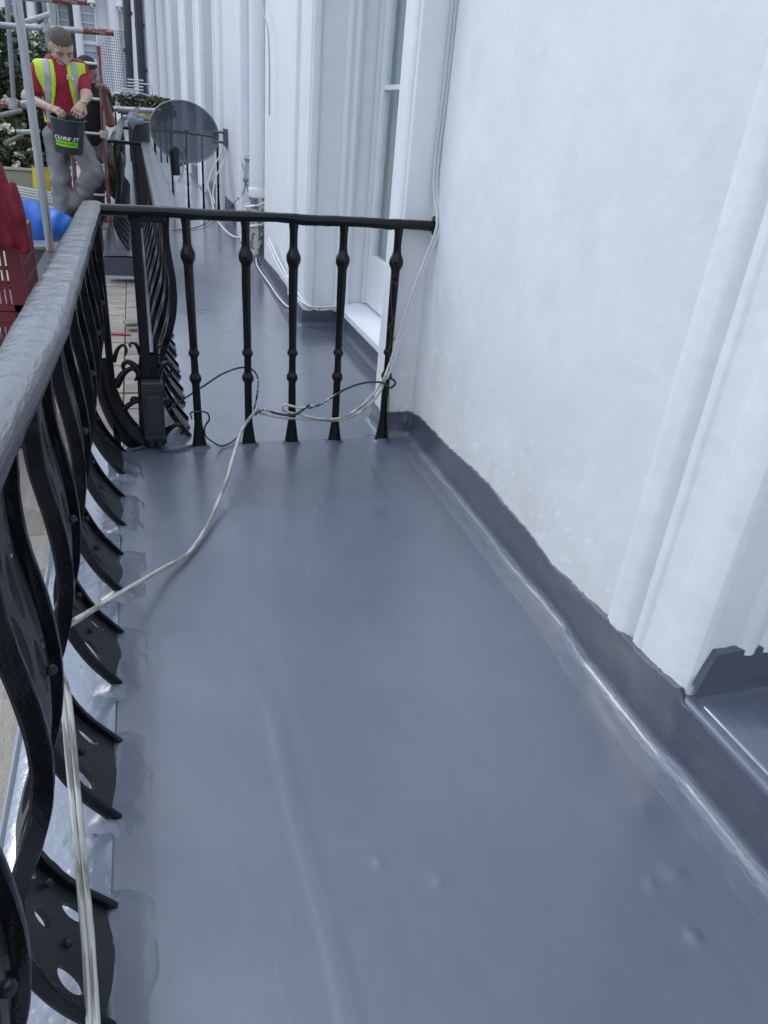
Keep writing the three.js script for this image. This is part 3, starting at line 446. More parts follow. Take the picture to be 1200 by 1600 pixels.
// cross rail with five turned balusters, from the near railing to the wall
{
  const z = -2.63, t = thing('cross_railing', 'black iron cross rail on five turned balusters barring the balcony', 'railing', [.45, 0, z]);
  const pts = []; for (let i = 0; i <= 12; i++) { const x = lerp(-.115, 1.02, i / 12); pts.push([x, .838 + .004 * noise(i * 1.3, 5), z]); }
  const g = tube(pts, .0185, 220, 12), p = g.attributes.position, c = i => i;
  for (let i = 0; i < p.count; i++) { const x = p.getX(i), y = p.getY(i); const up = y > .842; let k = .0016 * fbm(x * 30, p.getY(i) * 40, p.getZ(i) * 40, 3); p.setY(i, (up ? Math.min(y, .853) : y - .006 * Math.max(0, fbm(x * 26, 3, 7, 3)) * (y < .828 ? 1 : 0)) + k); p.setZ(i, z + (p.getZ(i) - z) * 1.12); }
  g.computeVertexNormals(); mesh('handrail', g, IRON, t);
  mesh('wall_plate', rod([1.016, .838, z], [1.028, .838, z], .034), IRON, t);
  const base = [.160, .347, .514, .688, .887], topx = [.143, .338, .503, .682, .884];
  const pr = [[.0, -.004], [.024, -.004], [.0235, .004], [.0205, .03], [.0150, .10], [.0140, .20], [.0138, .252], [.0150, .258], [.0205, .266], [.0215, .276], [.0195, .285], [.0145, .292], [.0132, .30], [.0130, .350], [.0145, .357], [.0198, .364], [.0200, .373], [.0145, .381], [.0138, .39], [.0150, .5], [.0160, .60], [.0165, .672], [.0185, .682], [.0245, .694], [.0258, .705], [.0245, .717], [.0175, .730], [.0148, .742], [.0140, .76], [.0142, .80], [.0160, .812], [.0160, .826]];
  base.forEach((x, i) => {
    const g = lathe(pr, 18), p = g.attributes.position;
    for (let k = 0; k < p.count; k++) { const y = p.getY(k), n = 1 + .09 * fbm(p.getX(k) * 60, y * 40, i * 9 + p.getZ(k) * 60, 3); const fl = y < .1 ? 1 + .25 * sm(.1, 0, y) : 1; p.setXYZ(k, lerp(x, topx[i], y / .83) + p.getX(k) * n * fl, y, z + p.getZ(k) * n); }
    g.computeVertexNormals(); mesh('baluster', boxUV(mergeVertices(g)), IRON, t);
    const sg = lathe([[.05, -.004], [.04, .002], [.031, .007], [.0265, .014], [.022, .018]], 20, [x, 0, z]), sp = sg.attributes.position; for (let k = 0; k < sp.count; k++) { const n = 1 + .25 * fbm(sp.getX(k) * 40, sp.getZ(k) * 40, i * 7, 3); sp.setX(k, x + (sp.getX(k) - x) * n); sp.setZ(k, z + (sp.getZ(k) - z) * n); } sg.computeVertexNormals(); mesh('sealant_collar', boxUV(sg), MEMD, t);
  });
}
// division rail farther on, seen through the dish
{
  const z = -9.95, t = thing('cross_railing', 'far thin black cross rail whose bars show through the satellite dish', 'railing', [.5, 0, z]);
  mesh('handrail', rod([-.15, .84, z], [.99, .84, z], .018), IRON, t);
  for (let i = 0; i < 6; i++) mesh('baluster', lathe([[.018, 0], [.013, .1], [.012, .26], [.016, .28], [.012, .3], [.013, .7], [.02, .72], [.012, .75], [.012, .83]], 10, [.05 + i * .18, 0, z]), IRON, t);
}
// black cable box fixed to the end post
{
  const z = -2.615, x = .002, t = thing('junction_box', 'black plastic cable box fixed to the leafy end post', 'junction box', [x, .16, z]);
  mesh('case', box(x - .038, x + .036, .045, .272, z - .03, z + .018, .008), PLASTIC, t);
  mesh('cover', [box(x - .026, x + .024, .085, .225, z + .0185, z + .027, .006), box(x - .036, x + .034, .236, .246, z + .0185, z + .023, .003), box(x - .036, x + .034, .062, .07, z + .0185, z + .024, .003)], PLASTIC, t);
  mesh('cable_gland', [rod([x - .015, .02, z], [x - .015, .046, z], .008), rod([x + .012, .02, z], [x + .012, .046, z], .008)], PLASTIC, t);
}

// ---------------------------------------------------------------- cables
const P3 = (...l) => l.map(([x, y, a, v]) => at(x, y, a, v));
const zc = -2.60;
{ // pair of cables down the wall corner, over the rail end and away to the left
  const up = [[1.008, TOP, -2.656], [1.009, 3.2, -2.658], [1.006, 1.8, -2.654], [1.009, 1.3, -2.657], [1.006, .97, -2.65], ...P3([683, 352, 'z', zc], [668, 395, 'z', zc], [640, 470, 'z', zc], [612, 560, 'z', zc], [600, 592, 'z', zc])];
  const b = (dx, dz) => up.map(p => { const q = arr(p); return V(q.x + dx, q.y, q.z + dz); });
  tag(mesh('wall_cable', [tube(b(0, 0), .0058, 160, 8, .0006), tube(b(.0105, .004), .0052, 160, 8, .0006)], CABLEWALL), 'white twin cable running down the wall corner and tied across the rail end', 'cable');
  tag(mesh('tied_cable', [tube(P3([603, 585, 'z', zc], [590, 607, 'z', zc + .01], [565, 634, 'z', zc], [535, 652, 'z', zc], [505, 655, 'z', zc + .01], [470, 648, 'z', zc], [442, 640, 'z', zc], [443, 633, 'z', zc], [470, 637, 'z', zc + .012], [490, 633, 'z', zc]), .0052, 120, 8, .0006), tube(P3([604, 588, 'z', zc + .01], [594, 612, 'z', zc + .012], [568, 640, 'z', zc + .01], [532, 656, 'z', zc], [480, 655, 'z', zc], [436, 652, 'z', zc], [405, 645, 'z', zc + .005]), .005, 100, 8, .0006)], CABLE), 'weathered white cable strung low between the last balusters', 'cable');
  tag(mesh('tied_cable', [tube(P3([610, 590, 'z', zc], [618, 598, 'z', zc + .01], [610, 606, 'z', zc + .015], [597, 598, 'z', zc + .02], [570, 598, 'z', zc], [540, 608, 'z', zc], [500, 632, 'z', zc], [482, 638, 'z', zc]), .0042, 90, 8), tube(P3([484, 632, 'z', zc + .01], [460, 648, 'z', zc + .012], [432, 646, 'z', zc + .012], [412, 640, 'z', zc + .01], [398, 648, 'z', zc + .02]), .0048, 60, 8)], CABLED), 'black speckled cable looped back to the last baluster', 'cable');
  tag(mesh('trailing_cable', tube([...P3([404, 636, 'z', zc + .02], [396, 646, 'z', zc + .03], [380, 668, 'z', zc + .06], [366, 708, 'y', .10], [352, 755, 'y', .055], [338, 790, 'y', .03], [318, 832, 'y', .016], [290, 868, 'y', .014], [255, 888, 'y', .03], [205, 917, 'y', .09], [150, 950, 'y', .17]), at(105, 977, 'x', -.165), at(88, 985, 'x', -.19)], .0062, 200, 8, .0008), CABLE), 'long weathered cable trailing from the baluster across the floor to the near railing', 'cable');
  tag(mesh('thin_cable', tube([...P3([262, 642, 'z', -2.72], [285, 625, 'z', -2.70], [320, 602, 'z', -2.66], [350, 583, 'z', -2.66], [380, 574, 'z', -2.655], [395, 578, 'z', -2.64], [403, 592, 'z', -2.61], [402, 615, 'z', -2.6], [397, 640, 'z', zc])], .0035, 90, 6), CABLED), 'thin dark cable arching from behind the far railing to the second baluster', 'cable');
  tag(mesh('thin_cable', tube([...P3([300, 655, 'z', -2.60], [298, 645, 'z', -2.60], [308, 643, 'z', -2.59], [323, 645, 'z', -2.60], [327, 655, 'z', -2.62], [320, 667, 'z', -2.64]), ...P3([322, 682, 'z', -2.6], [335, 692, 'z', -2.58], [347, 697, 'y', .01], [360, 692, 'y', .012], [375, 678, 'y', .02], [388, 655, 'z', zc])], .0032, 110, 6), CABLEB), 'thin black cable knotted round the first baluster', 'cable');
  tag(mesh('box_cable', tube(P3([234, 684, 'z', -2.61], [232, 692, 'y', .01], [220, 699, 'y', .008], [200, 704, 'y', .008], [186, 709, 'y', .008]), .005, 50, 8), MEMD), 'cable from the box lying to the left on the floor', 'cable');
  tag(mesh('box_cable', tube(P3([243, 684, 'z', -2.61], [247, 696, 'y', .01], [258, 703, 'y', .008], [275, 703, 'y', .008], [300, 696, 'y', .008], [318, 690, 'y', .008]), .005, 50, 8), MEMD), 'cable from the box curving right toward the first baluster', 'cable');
  const c2a = [[96, 1085, .31], [99, 1105, .30], [104, 1150, .27], [110, 1220, .22], [118, 1310, .17], [126, 1400, .12], [133, 1480, .09], [140, 1600, .06]].map(([x, y, h]) => at(x, y, 'y', h)), c2 = [atx(74, 985, -.235), atx(82, 1030, -.225), ...c2a]; c2.push(V(c2[9].x + .01, .03, c2[9].z + .14), V(c2[9].x + .02, .02, c2[9].z + .5));
  tag(mesh('near_cable', [tube(c2, .0050, 140, 8, .0008), tube(c2.map(p => V(p.x + .0092, p.y + .002, p.z)), .0048, 140, 8, .0008)], CABLE), 'weathered white twin cable hanging down the inside of the near railing', 'cable');
  tag(mesh('dry_vine', [tube(P3([612, 420, 'z', -2.6], [611, 470, 'z', -2.6], [613, 500, 'z', -2.6], [609, 540, 'z', -2.6], [608, 600, 'z', -2.6], [606, 690, 'z', -2.6]), .0018, 60, 5), tube(P3([613, 405, 'z', -2.6], [617, 428, 'z', -2.6], [612, 437, 'z', -2.6], [620, 445, 'z', -2.59]), .0014, 30, 5), ...[0, 1, 2, 3, 4, 5].map(i => tube(P3([610, 490 + i * 16, 'z', -2.6], [616 - 8 * (i % 2), 497 + i * 16, 'z', -2.595], [611, 505 + i * 16, 'z', -2.6]), .0016, 16, 5))], mat([.06, .045, .035], .8)), 'dry wiry stems hanging on the last baluster', 'vine');
  // cables on the far pier's foot and up to the dish
  tag(mesh('ground_cable', [tube(P3([418, 378, 'x', .90], [432, 410, 'x', .90], [455, 448, 'x', .9], [474, 474, 'z', -4.38], [495, 484, 'z', -4.39], [526, 482, 'z', -4.39]), .006, 80, 6), tube(P3([420, 372, 'x', .9], [440, 415, 'x', .9], [464, 455, 'x', .9], [484, 478, 'z', -4.38], [526, 479, 'z', -4.39]), .006, 80, 6), tube(P3([400, 395, 'y', .02], [402, 415, 'y', .02], [420, 442, 'y', .02], [440, 470, 'y', .02], [452, 480, 'y', .02], [470, 484, 'y', .04], [500, 482, 'z', -4.37]), .006, 80, 6)], CABLEW), 'white cables running along the foot of the pier beyond the balusters', 'cable');
  tag(mesh('dish_cable', [tube(P3([353, 222, 'z', -9.3], [345, 240, 'z', -9.3], [333, 262, 'z', -9.2], [325, 285, 'z', -9], [330, 308, 'z', -8.6], [336, 335, 'z', -8], [345, 352, 'z', -7.6], [362, 368, 'z', -7.3], [380, 372, 'z', -7]), .008, 90, 6), tube(P3([354, 225, 'z', -9.3], [350, 250, 'z', -9.3], [338, 275, 'z', -9.1], [333, 300, 'z', -8.8], [335, 318, 'z', -8.4]), .007, 60, 6), tube(P3([287, 255, 'z', -9.1], [284, 272, 'z', -9.1], [278, 285, 'z', -9.2]), .007, 20, 6)], CABLEW), 'white cables drooping from the satellite dish bracket to the floor', 'cable');
  tag(mesh('floor_cable', [tube(P3([270, 360, 'y', .01], [300, 357, 'y', .01], [320, 350, 'y', .02], [336, 338, 'y', .03], [352, 330, 'y', .05], [370, 312, 'x', .95], [382, 296, 'x', .95], [384, 282, 'x', .95]), .005, 80, 6), tube(P3([384, 284, 'x', .95], [390, 310, 'x', .95], [393, 325, 'x', .93]), .004, 20, 6), tube(P3([385, 288, 'x', .95], [394, 300, 'x', .95], [399, 315, 'x', .93]), .004, 20, 6), tube(P3([377, 270, 'x', .95], [376, 250, 'x', .95], [382, 270, 'x', .95], [384, 284, 'x', .95]), .004, 30, 6)], CABLED), 'thin dark cables from the wall connector to the floor by the soil pipe', 'cable');
  const j = thing('cable_connector', 'small clear cable connector hanging on the wall left of the soil pipe', 'connector');
  mesh('body', rod(at(387, 248, 'x', .95), at(384, 280, 'x', .95), .022, .022, 12), mat([.62, .65, .66], .25), j);
  mesh('end_cap', rod(at(387.4, 245, 'x', .95), at(387, 250, 'x', .95), .03), mat([.3, .31, .32], .4), j); mesh('end_cap', rod(at(384.4, 278, 'x', .95), at(384, 283, 'x', .95), .026), mat([.3, .31, .32], .4), j);
  tag(mesh('wall_wire', tube(P3([402, -20, 'x', .90], [412, 20, 'x', .90], [419, 50, 'x', .9], [421, 100, 'x', .9], [421, 180, 'x', .9]), .005, 50, 6), mat([.35, .36, .38], .5)), 'thin grey wire trailing down the upper wall beside the soil pipe', 'cable');
}

// ---------------------------------------------------------------- satellite dish
{
  const c = atz(289, 206, -9.25), e = [atz(343, 214, -9.25), atz(235, 200, -9.25), atz(291, 160, -9.25), atz(294, 253, -9.25)];
  const t = thing('satellite_dish', 'smoky transparent satellite dish on a bracket from the white wall', 'satellite dish', [c.x, c.y, c.z]);
  const rx = e[0].distanceTo(e[1]) / 2 / .97, ry = e[2].distanceTo(e[3]) / 2 / .97, tilt = new THREE.Quaternion().setFromEuler(new THREE.Euler(-.12, .22, -.10));
  const put = g => g.applyQuaternion(tilt).translate(c.x, c.y, c.z);
  const bowl = put(grid(48, 14, (u, v) => { const a = u * Math.PI * 2, r = v; return V(Math.cos(a) * r * rx, Math.sin(a) * r * ry, -.10 + .10 * r * r); }));
  mesh('reflector', bowl, new THREE.MeshPhysicalMaterial({ color: col(.13, .15, .185), roughness: .05, transmission: .8, thickness: 0, ior: 1.5, side: THREE.DoubleSide }), t);
  const rim = []; for (let i = 0; i <= 48; i++) { const a = i / 48 * Math.PI * 2; rim.push(V(Math.cos(a) * rx, Math.sin(a) * ry, .002)); }
  mesh('rim', put(tube(rim, .008, 120, 8)), mat([.2, .21, .23], .3), t);
  const lnb = atz(274, 254, -8.92);
  mesh('arm', [tube([V(c.x, c.y - ry * .55, c.z - .12), V(c.x, c.y - ry * 1.0, c.z - .02), lnb.clone().add(V(.02, -.02, -.1))], .014, 20, 8), tube([V(c.x + .02, c.y - ry * 1.02, c.z - .02), lnb.clone().add(V(.01, -.04, -.02))], .012, 10, 8)], mat([.05, .05, .055], .4), t);
  mesh('receiver', [rod(lnb.clone().add(V(-.01, .12, .02)), lnb.clone().add(V(0, -.12, 0)), .05, .05, 14), rod(lnb.clone().add(V(.0, .1, -.06)), lnb.clone().add(V(.0, .1, .03)), .055, .05, 16)], mat([.012, .013, .016], .35), t);
  const w = atz(352, 215, -9.3);
  mesh('bracket', [box(w.x - .015, w.x + .02, w.y - .09, w.y + .09, -9.42, -9.22, .006), rod([w.x, w.y + .05, -9.3], [w.x - .12, w.y + .05, -9.33], .014), rod([w.x, w.y - .05, -9.3], [w.x - .12, w.y - .05, -9.33], .014), rod([w.x - .12, w.y + .06, -9.33], [w.x - .12, w.y - .06, -9.33], .014), rod([w.x - .1, w.y, -9.35], [c.x, c.y, c.z - .13], .016)], mat([.12, .125, .135], .4, { metalness: .4 }), t);
}

// ---------------------------------------------------------------- scaffold deck
const DY = -.22;
const deck = new THREE.Group(); deck.name = 'scaffold_deck'; deck.userData.kind = 'structure'; scene.add(deck);
{
  const wood = [0, 1, 2, 3].map(k => mat([1, 1, 1], .8, { map: tex(256, 512, (u, v) => { const n = fbm(u * 14, v * 1.6, k * 9 + 2, 4), b = fbm(u * 3, v * 4, k + 50, 4), s = fbm(u * 40, v * 5, k, 2); let q = .40 + .07 * n + .09 * b + .05 * s; if (b > .28) q *= .75; return [q * .92, q * .80, q * .66]; }), bumpMap: tPaint, bumpScale: .004 }));
  const plank = (x0, x1, z0, z1, across) => { const g = box(x0, x1, DY - .038, DY + rr(-.004, .004), z0, z1, .005), p = g.attributes.position, t = g.attributes.uv, ou = rr(0, 1), ov = rr(0, 1); for (let i = 0; i < p.count; i++) across ? t.setXY(i, p.getZ(i) * 2.2 + ou, p.getX(i) * .8 + ov) : t.setXY(i, p.getX(i) * 2.2 + ou, p.getZ(i) * .8 + ov); mesh('plank', g, wood[Math.floor(rnd() * 4)], deck); };
  // boards laid across in the gap by the set back railing
  for (let z = -2.72; z > -6.5; z -= .235) { plank(-.335, -.145, z - .228, z, true); plank(-.14, -.03, z - .228 + rr(-.02, .02), z + rr(-.003, .0), true); }
  // long boards outside the railings
  for (let i = 0; i < 12; i++) { const x1 = -.345 - i * .228; let z = 1.6 - rr(0, 1.5); while (z > -19) { const L = 3.9; plank(x1 - .222, x1, z - L + .008, z); z -= L; } }
  mesh('transom', [...Array(12)].map((_, i) => rod([-3.2, DY - .07, 1 - i * 1.6], [.0, DY - .07, 1 - i * 1.6], .024)), GALV, deck);
}
// a light-edged timber offcut and a red strip lying in the gap
tag(mesh('timber_offcut', boxUV(box(-.06, .06, 0, .025, -.05, .05, .004).rotateY(.25).translate(-.085, DY + .03, -5.15)), mat([.22, .21, .17], .8)), 'short grey timber offcut lying in the gap beside the far railing', 'offcut');
tag(mesh('red_strip', boxUV(box(-.09, .09, 0, .008, -.014, .014, .002).rotateY(-.12).translate(-.20, DY + .006, -5.0)), mat([.42, .03, .04], .5)), 'thin red plastic strip on the boards beside the timber offcut', 'strip');
// bricks past the corner of the near railing
for (const [y, c, lb] of [[0, [.5, .48, .45], 'pale brick at the bottom of the pile behind the near rail corner'], [.07, [.26, .05, .045], 'dark red brick in the middle of the low pile behind the near rail corner'], [.14, [.55, .53, .5], 'pale brick on top of the low pile behind the near rail corner']])
  tag(mesh('brick', box(-.47, -.35, DY + .006 + y, DY + .07 + y, -9.75, -9.53, .006), mat(c, .85, { bumpMap: tPaint, bumpScale: .003 })), lb, 'brick', 'bricks piled behind the near rail corner');

// ---------------------------------------------------------------- scaffold tubes
function coupler(p, m = GALV) { return [rod(V(p.x - .04, p.y, p.z), V(p.x + .04, p.y, p.z), .036, .036, 10), rod(V(p.x, p.y - .04, p.z + .02), V(p.x, p.y + .04, p.z + .02), .036, .036, 10)]; }
function scaffold(label, a, b, r, o = {}) {
  const t = thing('scaffold_tube', label, 'scaffold tube');
  mesh('tube', rod(a, b, r, r, 16), o.m || GALV, t);
  if (o.red) { const d = arr(b).clone().sub(a), L = d.length(); d.normalize(); const q = arr(b).clone().addScaledVector(d, -o.red); mesh('painted_end', rod(q, arr(b).clone().addScaledVector(d, .01), r + .002, r + .002, 16), REDTUBE, t); }
  for (const c of o.c || []) mesh('coupler', coupler(c), GALV, t);
  return t;
}
const pa = atz(75, 395, -5.6), pb = atz(24, 0, -5.6), pu = pb.clone().sub(pa);
scaffold('galvanised upright nearest the camera, crossing in front of the man\'s arm', V(pa.x + .02, DY, -5.6), pa.clone().addScaledVector(pu, 2.2), .026);
scaffold('slim galvanised upright standing behind the man\'s head', atz(112, 340, -9.2), atz(66, -150, -9.2), .03);
scaffold('grey upright just right of the slim one, high behind the man', atz(89, 90, -11), atz(78, -60, -11), .04, { m: mat([.2, .21, .23], .5) });
scaffold('galvanised upright at the far left edge before the shrubs', atz(22, 165, -9.4), atz(0, -160, -9.4), .024, { m: mat([.26, .27, .28], .5, { metalness: .4 }) });
scaffold('level guard rail with a red painted end behind the man\'s head', atz(-20, 38, -9), atz(176, 51, -9), .026, { red: .27, c: [atz(72, 44, -9)] });
scaffold('top guard rail with a red end at the upper edge of the view', atz(30, -4, -9), atz(134, 3, -9), .026, { red: .3 });
scaffold('sloping brace between the uprights left of the man\'s head', atz(32, 37, -9.1), atz(80, 22, -9.4), .026);
scaffold('red and galvanised guard rail among the shrubs at the left edge', atz(44, 163, -7.4), atz(-30, 162, -7.4), .026, { red: .30, c: [atz(20, 162, -7.4)] });
scaffold('lower galvanised rail behind the man\'s hip', atz(26, 206, -8.7), atz(62, 206, -8.7), .022);
scaffold('weathered slanting pole among the shrubs, upper of the two', atz(-10, 183, -8.4), atz(32, 173, -8.9), .022, { m: mat([.25, .24, .22], .8) });
scaffold('weathered slanting pole among the shrubs, lower of the two', atz(8, 224, -8.4), atz(34, 212, -8.9), .02, { m: mat([.18, .16, .14], .8) });
scaffold('pale guard rail with a red mark above the far railing', atz(176, 170, -12), atz(252, 174, -12), .034, { red: .0, c: [atz(214, 172, -12)] });
scaffold('short rail behind the second man at shoulder height', atz(120, 96, -9.6), atz(152, 98, -9.6), .026);
// black beam along the outside of the near railing
{
  const a = atz(76, 398, -5.45), z0 = -5.6, z1 = -2.4;
  const t = thing('steel_beam', 'black steel beam on the deck outside the near railing', 'beam');
  mesh('beam', [box(a.x - .035, a.x + .035, a.y - .012, a.y, z0, z1, .003), box(a.x - .006, a.x + .006, a.y - .10, a.y - .012, z0, z1, .002), box(a.x - .035, a.x + .035, a.y - .112, a.y - .10, z0, z1, .003)], mat([.018, .019, .02], .5), t);
  mesh('leg', [rod([a.x, DY, -5.5], [a.x, a.y - .11, -5.5], .02), rod([a.x, DY, -2.6], [a.x, a.y - .11, -2.6], .02)], mat([.018, .019, .02], .5), t);
}
// ladder the second man holds: red stile, pale rungs
{
  const t = thing('ladder', 'red ladder with pale rungs standing between the two workmen', 'ladder');
  const z = -8.42, a = atz(153, 72, z), b = atz(172, 345, z), dx = -.30;
  mesh('stile', rod(b.clone().lerp(a, -.25), a, .021, .021, 12), REDTUBE, t);
  mesh('stile', rod(b.clone().lerp(a, -.25).add(V(dx, 0, .02)), a.clone().add(V(dx, 0, .02)), .021, .021, 12), REDTUBE, t);
  for (const y of [98, 150, 203, 253, 302]) { const p = b.clone().lerp(a, (345 - y) / 273); mesh('rung', rod(p.clone().add(V(dx, 0, .01)), p, .012), mat([.6, .6, .58], .4, { metalness: .3 }), t); }
  const k = b.clone().lerp(a, (345 - 203) / 273), rp = []; for (let i = 0; i <= 40; i++) { const q = i / 40 * Math.PI * 10; rp.push([k.x + .03 * Math.cos(q), k.y - .03 + .06 * i / 40, k.z + .03 * Math.sin(q)]); }
  tag(mesh('rope_lashing', tube(rp, .009, 160, 6), mat([.55, .53, .5], .8)), 'pale rope lashed round the red ladder stile', 'rope');
}

// ---------------------------------------------------------------- things on the deck
{ // red crates
  const RED = mat([.17, .018, .028], .5, { bumpMap: tPaint, bumpScale: .0015 });
  const mk = (y, lb) => {
    const t = thing('plastic_crate', lb, 'crate', [-.70, y, -3.42], 'red slotted crates stacked outside the railing'), x0 = -.32, x1 = .25, z0 = -.22, z1 = .22, H = .29, g = [], q = [];
    for (const [a, b] of [[0, .035], [.25, H]]) { g.push(box(x0, x1, a, b, z1 - .014, z1), box(x0, x1, a, b, z0, z0 + .014), box(x1 - .0141, x1 + .001, a, b, z0, z1), box(x0, x0 + .014, a, b, z0, z1)); }
    for (const [x, z] of [[x0, z0], [x0, z1 - .05], [x1 - .05, z0], [x1 - .05, z1 - .05]]) g.push(box(x, x + .05, 0, H - .001, z, z + .05));
    g.push(box(x0, x1, 0, .01, z0, z1));
    mesh('frame', g, RED, t, { local: true });
    for (let k = 0; k < 3; k++) { const a = .035 + k * .072; for (let i = 0; i < 26; i++) { const x = x0 + .05 + i * .0195; q.push(box(x, x + .0125, a, a + .056, z1 - .011, z1 - .003, .001)); } q.push(box(x0 + .05, x1 - .05, a + .056, a + .072, z1 - .0125, z1 - .0015, .001)); for (let i = 0; i < 18; i++) { const z = z0 + .05 + i * .0195; q.push(box(x1 - .011, x1 - .003, a, a + .056, z, z + .0125, .001)); } q.push(box(x1 - .0125, x1 - .0015, a + .056, a + .072, z0 + .05, z1 - .05, .001)); }
    mesh('slats', q, RED, t, { local: true }); return t;
  };
  mk(DY, 'red slotted plastic crate at the bottom of the stack outside the railing'); mk(DY + .292, 'red slotted plastic crate in the middle of the stack outside the railing'); mk(DY + .584, 'red slotted plastic crate under the hanging jacket');
}
{ // red jacket hung over the crates
  const z = -3.12, q = (x, y, d) => atz(x, y, z + d);
  const f = union([caps(q(-62, 215, -.10), q(-22, 330, .02), .10, .10), caps(q(-40, 330, 0), q(-8, 378, .04), .10, .05), caps(q(-12, 262, -.02), q(6, 330, .04), .05, .055), caps(q(6, 330, .04), q(20, 392, .06), .05, .04), caps(q(-3, 262, .02), q(24, 340, .08), .020, .030), caps(q(24, 340, .08), q(36, 410, .10), .028, .026)], .022);
  const lo = q(-120, 200, -.3), hi = q(60, 420, .25);
  const cut = q(36, 401, .1).y, cut2 = q(18, 383, .06);
  tag(mesh('jacket', nets((x, y, z) => Math.max(f(x, y, z) + .014 * Math.sin(x * 85 + y * 12 + 3.5 * noise(x * 9, y * 6, z * 9)) + .009 * fbm(x * 26, y * 9, z * 26, 3), cut + .25 * (x - cut2.x) - y, x < cut2.x + .03 ? cut2.y - .12 * (x - cut2.x) - y : -1), V(lo.x, hi.y - .1, z - .35), V(hi.x, lo.y + .1, z + .3), .009), mat([.16, .006, .016], .85)), 'dark red jacket hung over the stacked crates at the left edge', 'jacket');
}
{ // blue bundle
  const z = -6.6, q = (x, y, d = 0) => atz(x, y, z + d);
  const f = union([ell(q(60, 352), [.15, .13, .2]), ell(q(86, 352, .03), [.14, .11, .16]), ell(q(38, 345, 0), [.16, .15, .2]), caps(q(40, 325), q(62, 338), .06, .05), caps(q(95, 355), q(70, 350), .08, .1)], .06);
  const c = q(66, 350);
  tag(mesh('blue_bag', nets((x, y, z) => f(x, y, z) + .012 * fbm(x * 10, y * 14, z * 10, 3) + .007 * Math.sin(x * 42 + 6 * noise(x * 4, y * 6, z * 4)), V(c.x - .5, c.y - .35, z - .35), V(c.x + .4, c.y + .35, z + .35), .014), mat([.008, .10, .42], .5)), 'bright blue rubble bag lying behind the near upright', 'bag');
}
{
  const p = atz(57, 386, -6.3), t = thing('paint_tray', 'small silver paint tray in front of the blue bag', 'tray', [p.x, p.y, p.z]);
  mesh('tray', lathe([[0, 0], [.10, .002], [.13, .03], [.138, .032], [.134, .024], [.104, -.004], [0, -.006]], 24), mat([.6, .62, .63], .3, { metalness: .5 }), t, { local: true });
  mesh('stand', rod([0, DY - p.y, 0], [0, -.006, 0], .09, .1), mat([.06, .06, .06], .6), t, { local: true });
}
{
  const p = atz(74, 300, -9.0), t = thing('yellow_trug', 'yellow plastic trug between the upright and the man\'s leg', 'bucket', [p.x, p.y, p.z]), Y = mat([.62, .47, .02], .45);
  const a = lathe([[0, .0], [.13, 0], [.14, .01], [.185, .20], [.195, .205], [.18, .19], [.13, .012], [0, .012]], 28); mesh('tub', a.rotateZ(-.3), Y, t, { local: true });
  mesh('handle', tube([[-.17, .26, 0], [-.1, .33, .02], [.05, .30, .02], [.13, .18, 0]], .008, 24, 6), mat([.02, .02, .02], .5), t, { local: true });
}
{
  const p = atz(40, 278, -9.4), t = thing('planter', 'beige trough planter under the shrubs', 'planter', [p.x, p.y, p.z]), B = mat([.30, .29, .23], .8);
  mesh('trough', [box(-.2, .22, -.15, .08, -.12, .12, .02)], B, t, { local: true }); mesh('rim', [box(-.22, .24, .08, .11, .10, .14, .012), box(-.22, .24, .08, .11, -.14, -.10, .012), box(-.24, -.2, .081, .111, -.14, .14, .012), box(.22, .26, .081, .111, -.14, .14, .012)], mat([.42, .40, .34], .7), t, { local: true });
}
for (let i = 0; i < 4; i++) tag(mesh('grey_board', boxUV(box(-.4, .36, 0, .035, -.06, .06, .005).rotateY(-.15 + i * .09).rotateZ(-.14).translate(...atz(58 + 3 * i, 316 - i * 4, -8.3 - .1 * i).toArray())), mat([.3 + .04 * i, .3 + .04 * i, .3 + .04 * i], .7)), ['grey board lowest of the loose heap behind the blue bag', 'grey board second from the bottom of the loose heap behind the blue bag', 'pale grey board third up in the loose heap behind the blue bag', 'palest board on top of the loose heap behind the blue bag'][i], 'board', 'grey boards in a loose heap on the deck');
tag(mesh('deck_cable', tube(P3([30, 418, 'y', DY + .03], [46, 419, 'y', DY + .03], [60, 416, 'y', DY + .03], [72, 408, 'y', DY + .03]), .007, 30, 6), CABLEB), 'black cable lying on the deck below the paint tray', 'cable');
// black tub with a grey cloth thrown over it, by the far railing corner
{
  const p = atz(218, 205, -7.1), t = thing('black_tub', 'black tub standing at the corner of the far railings', 'tub', [p.x, p.y, p.z]);
  mesh('tub', lathe([[.0, -.75], [.07, -.75], [.085, .06], [.095, .07], [.08, .06], [.06, -.7], [0, -.7]], 24), mat([.008, .009, .012], .35), t, { local: true });
  const a = [atz(196, 184, -7.05), atz(236, 190, -7.05)];
  tag(mesh('grey_cloth', nets(((f) => (x, y, z) => f(x, y, z) + .007 * fbm(x * 30, y * 20, z * 30, 2))(union([caps(a[0], atz(208, 180, -7.05), .016, .02), caps(atz(208, 181, -7.05), atz(234, 187, -7.05), .026, .012), caps(atz(206, 186, -7.0), atz(208, 202, -7.0), .024, .010), caps(atz(206, 190, -7), atz(222, 190, -7), .03, .02)], .03)), V(a[0].x - .08, p.y - .05, -7.2), V(a[1].x + .08, p.y + .22, -6.85), .007), mat([.16, .19, .21], .85)), 'grey cloth thrown over the black tub', 'cloth');
}
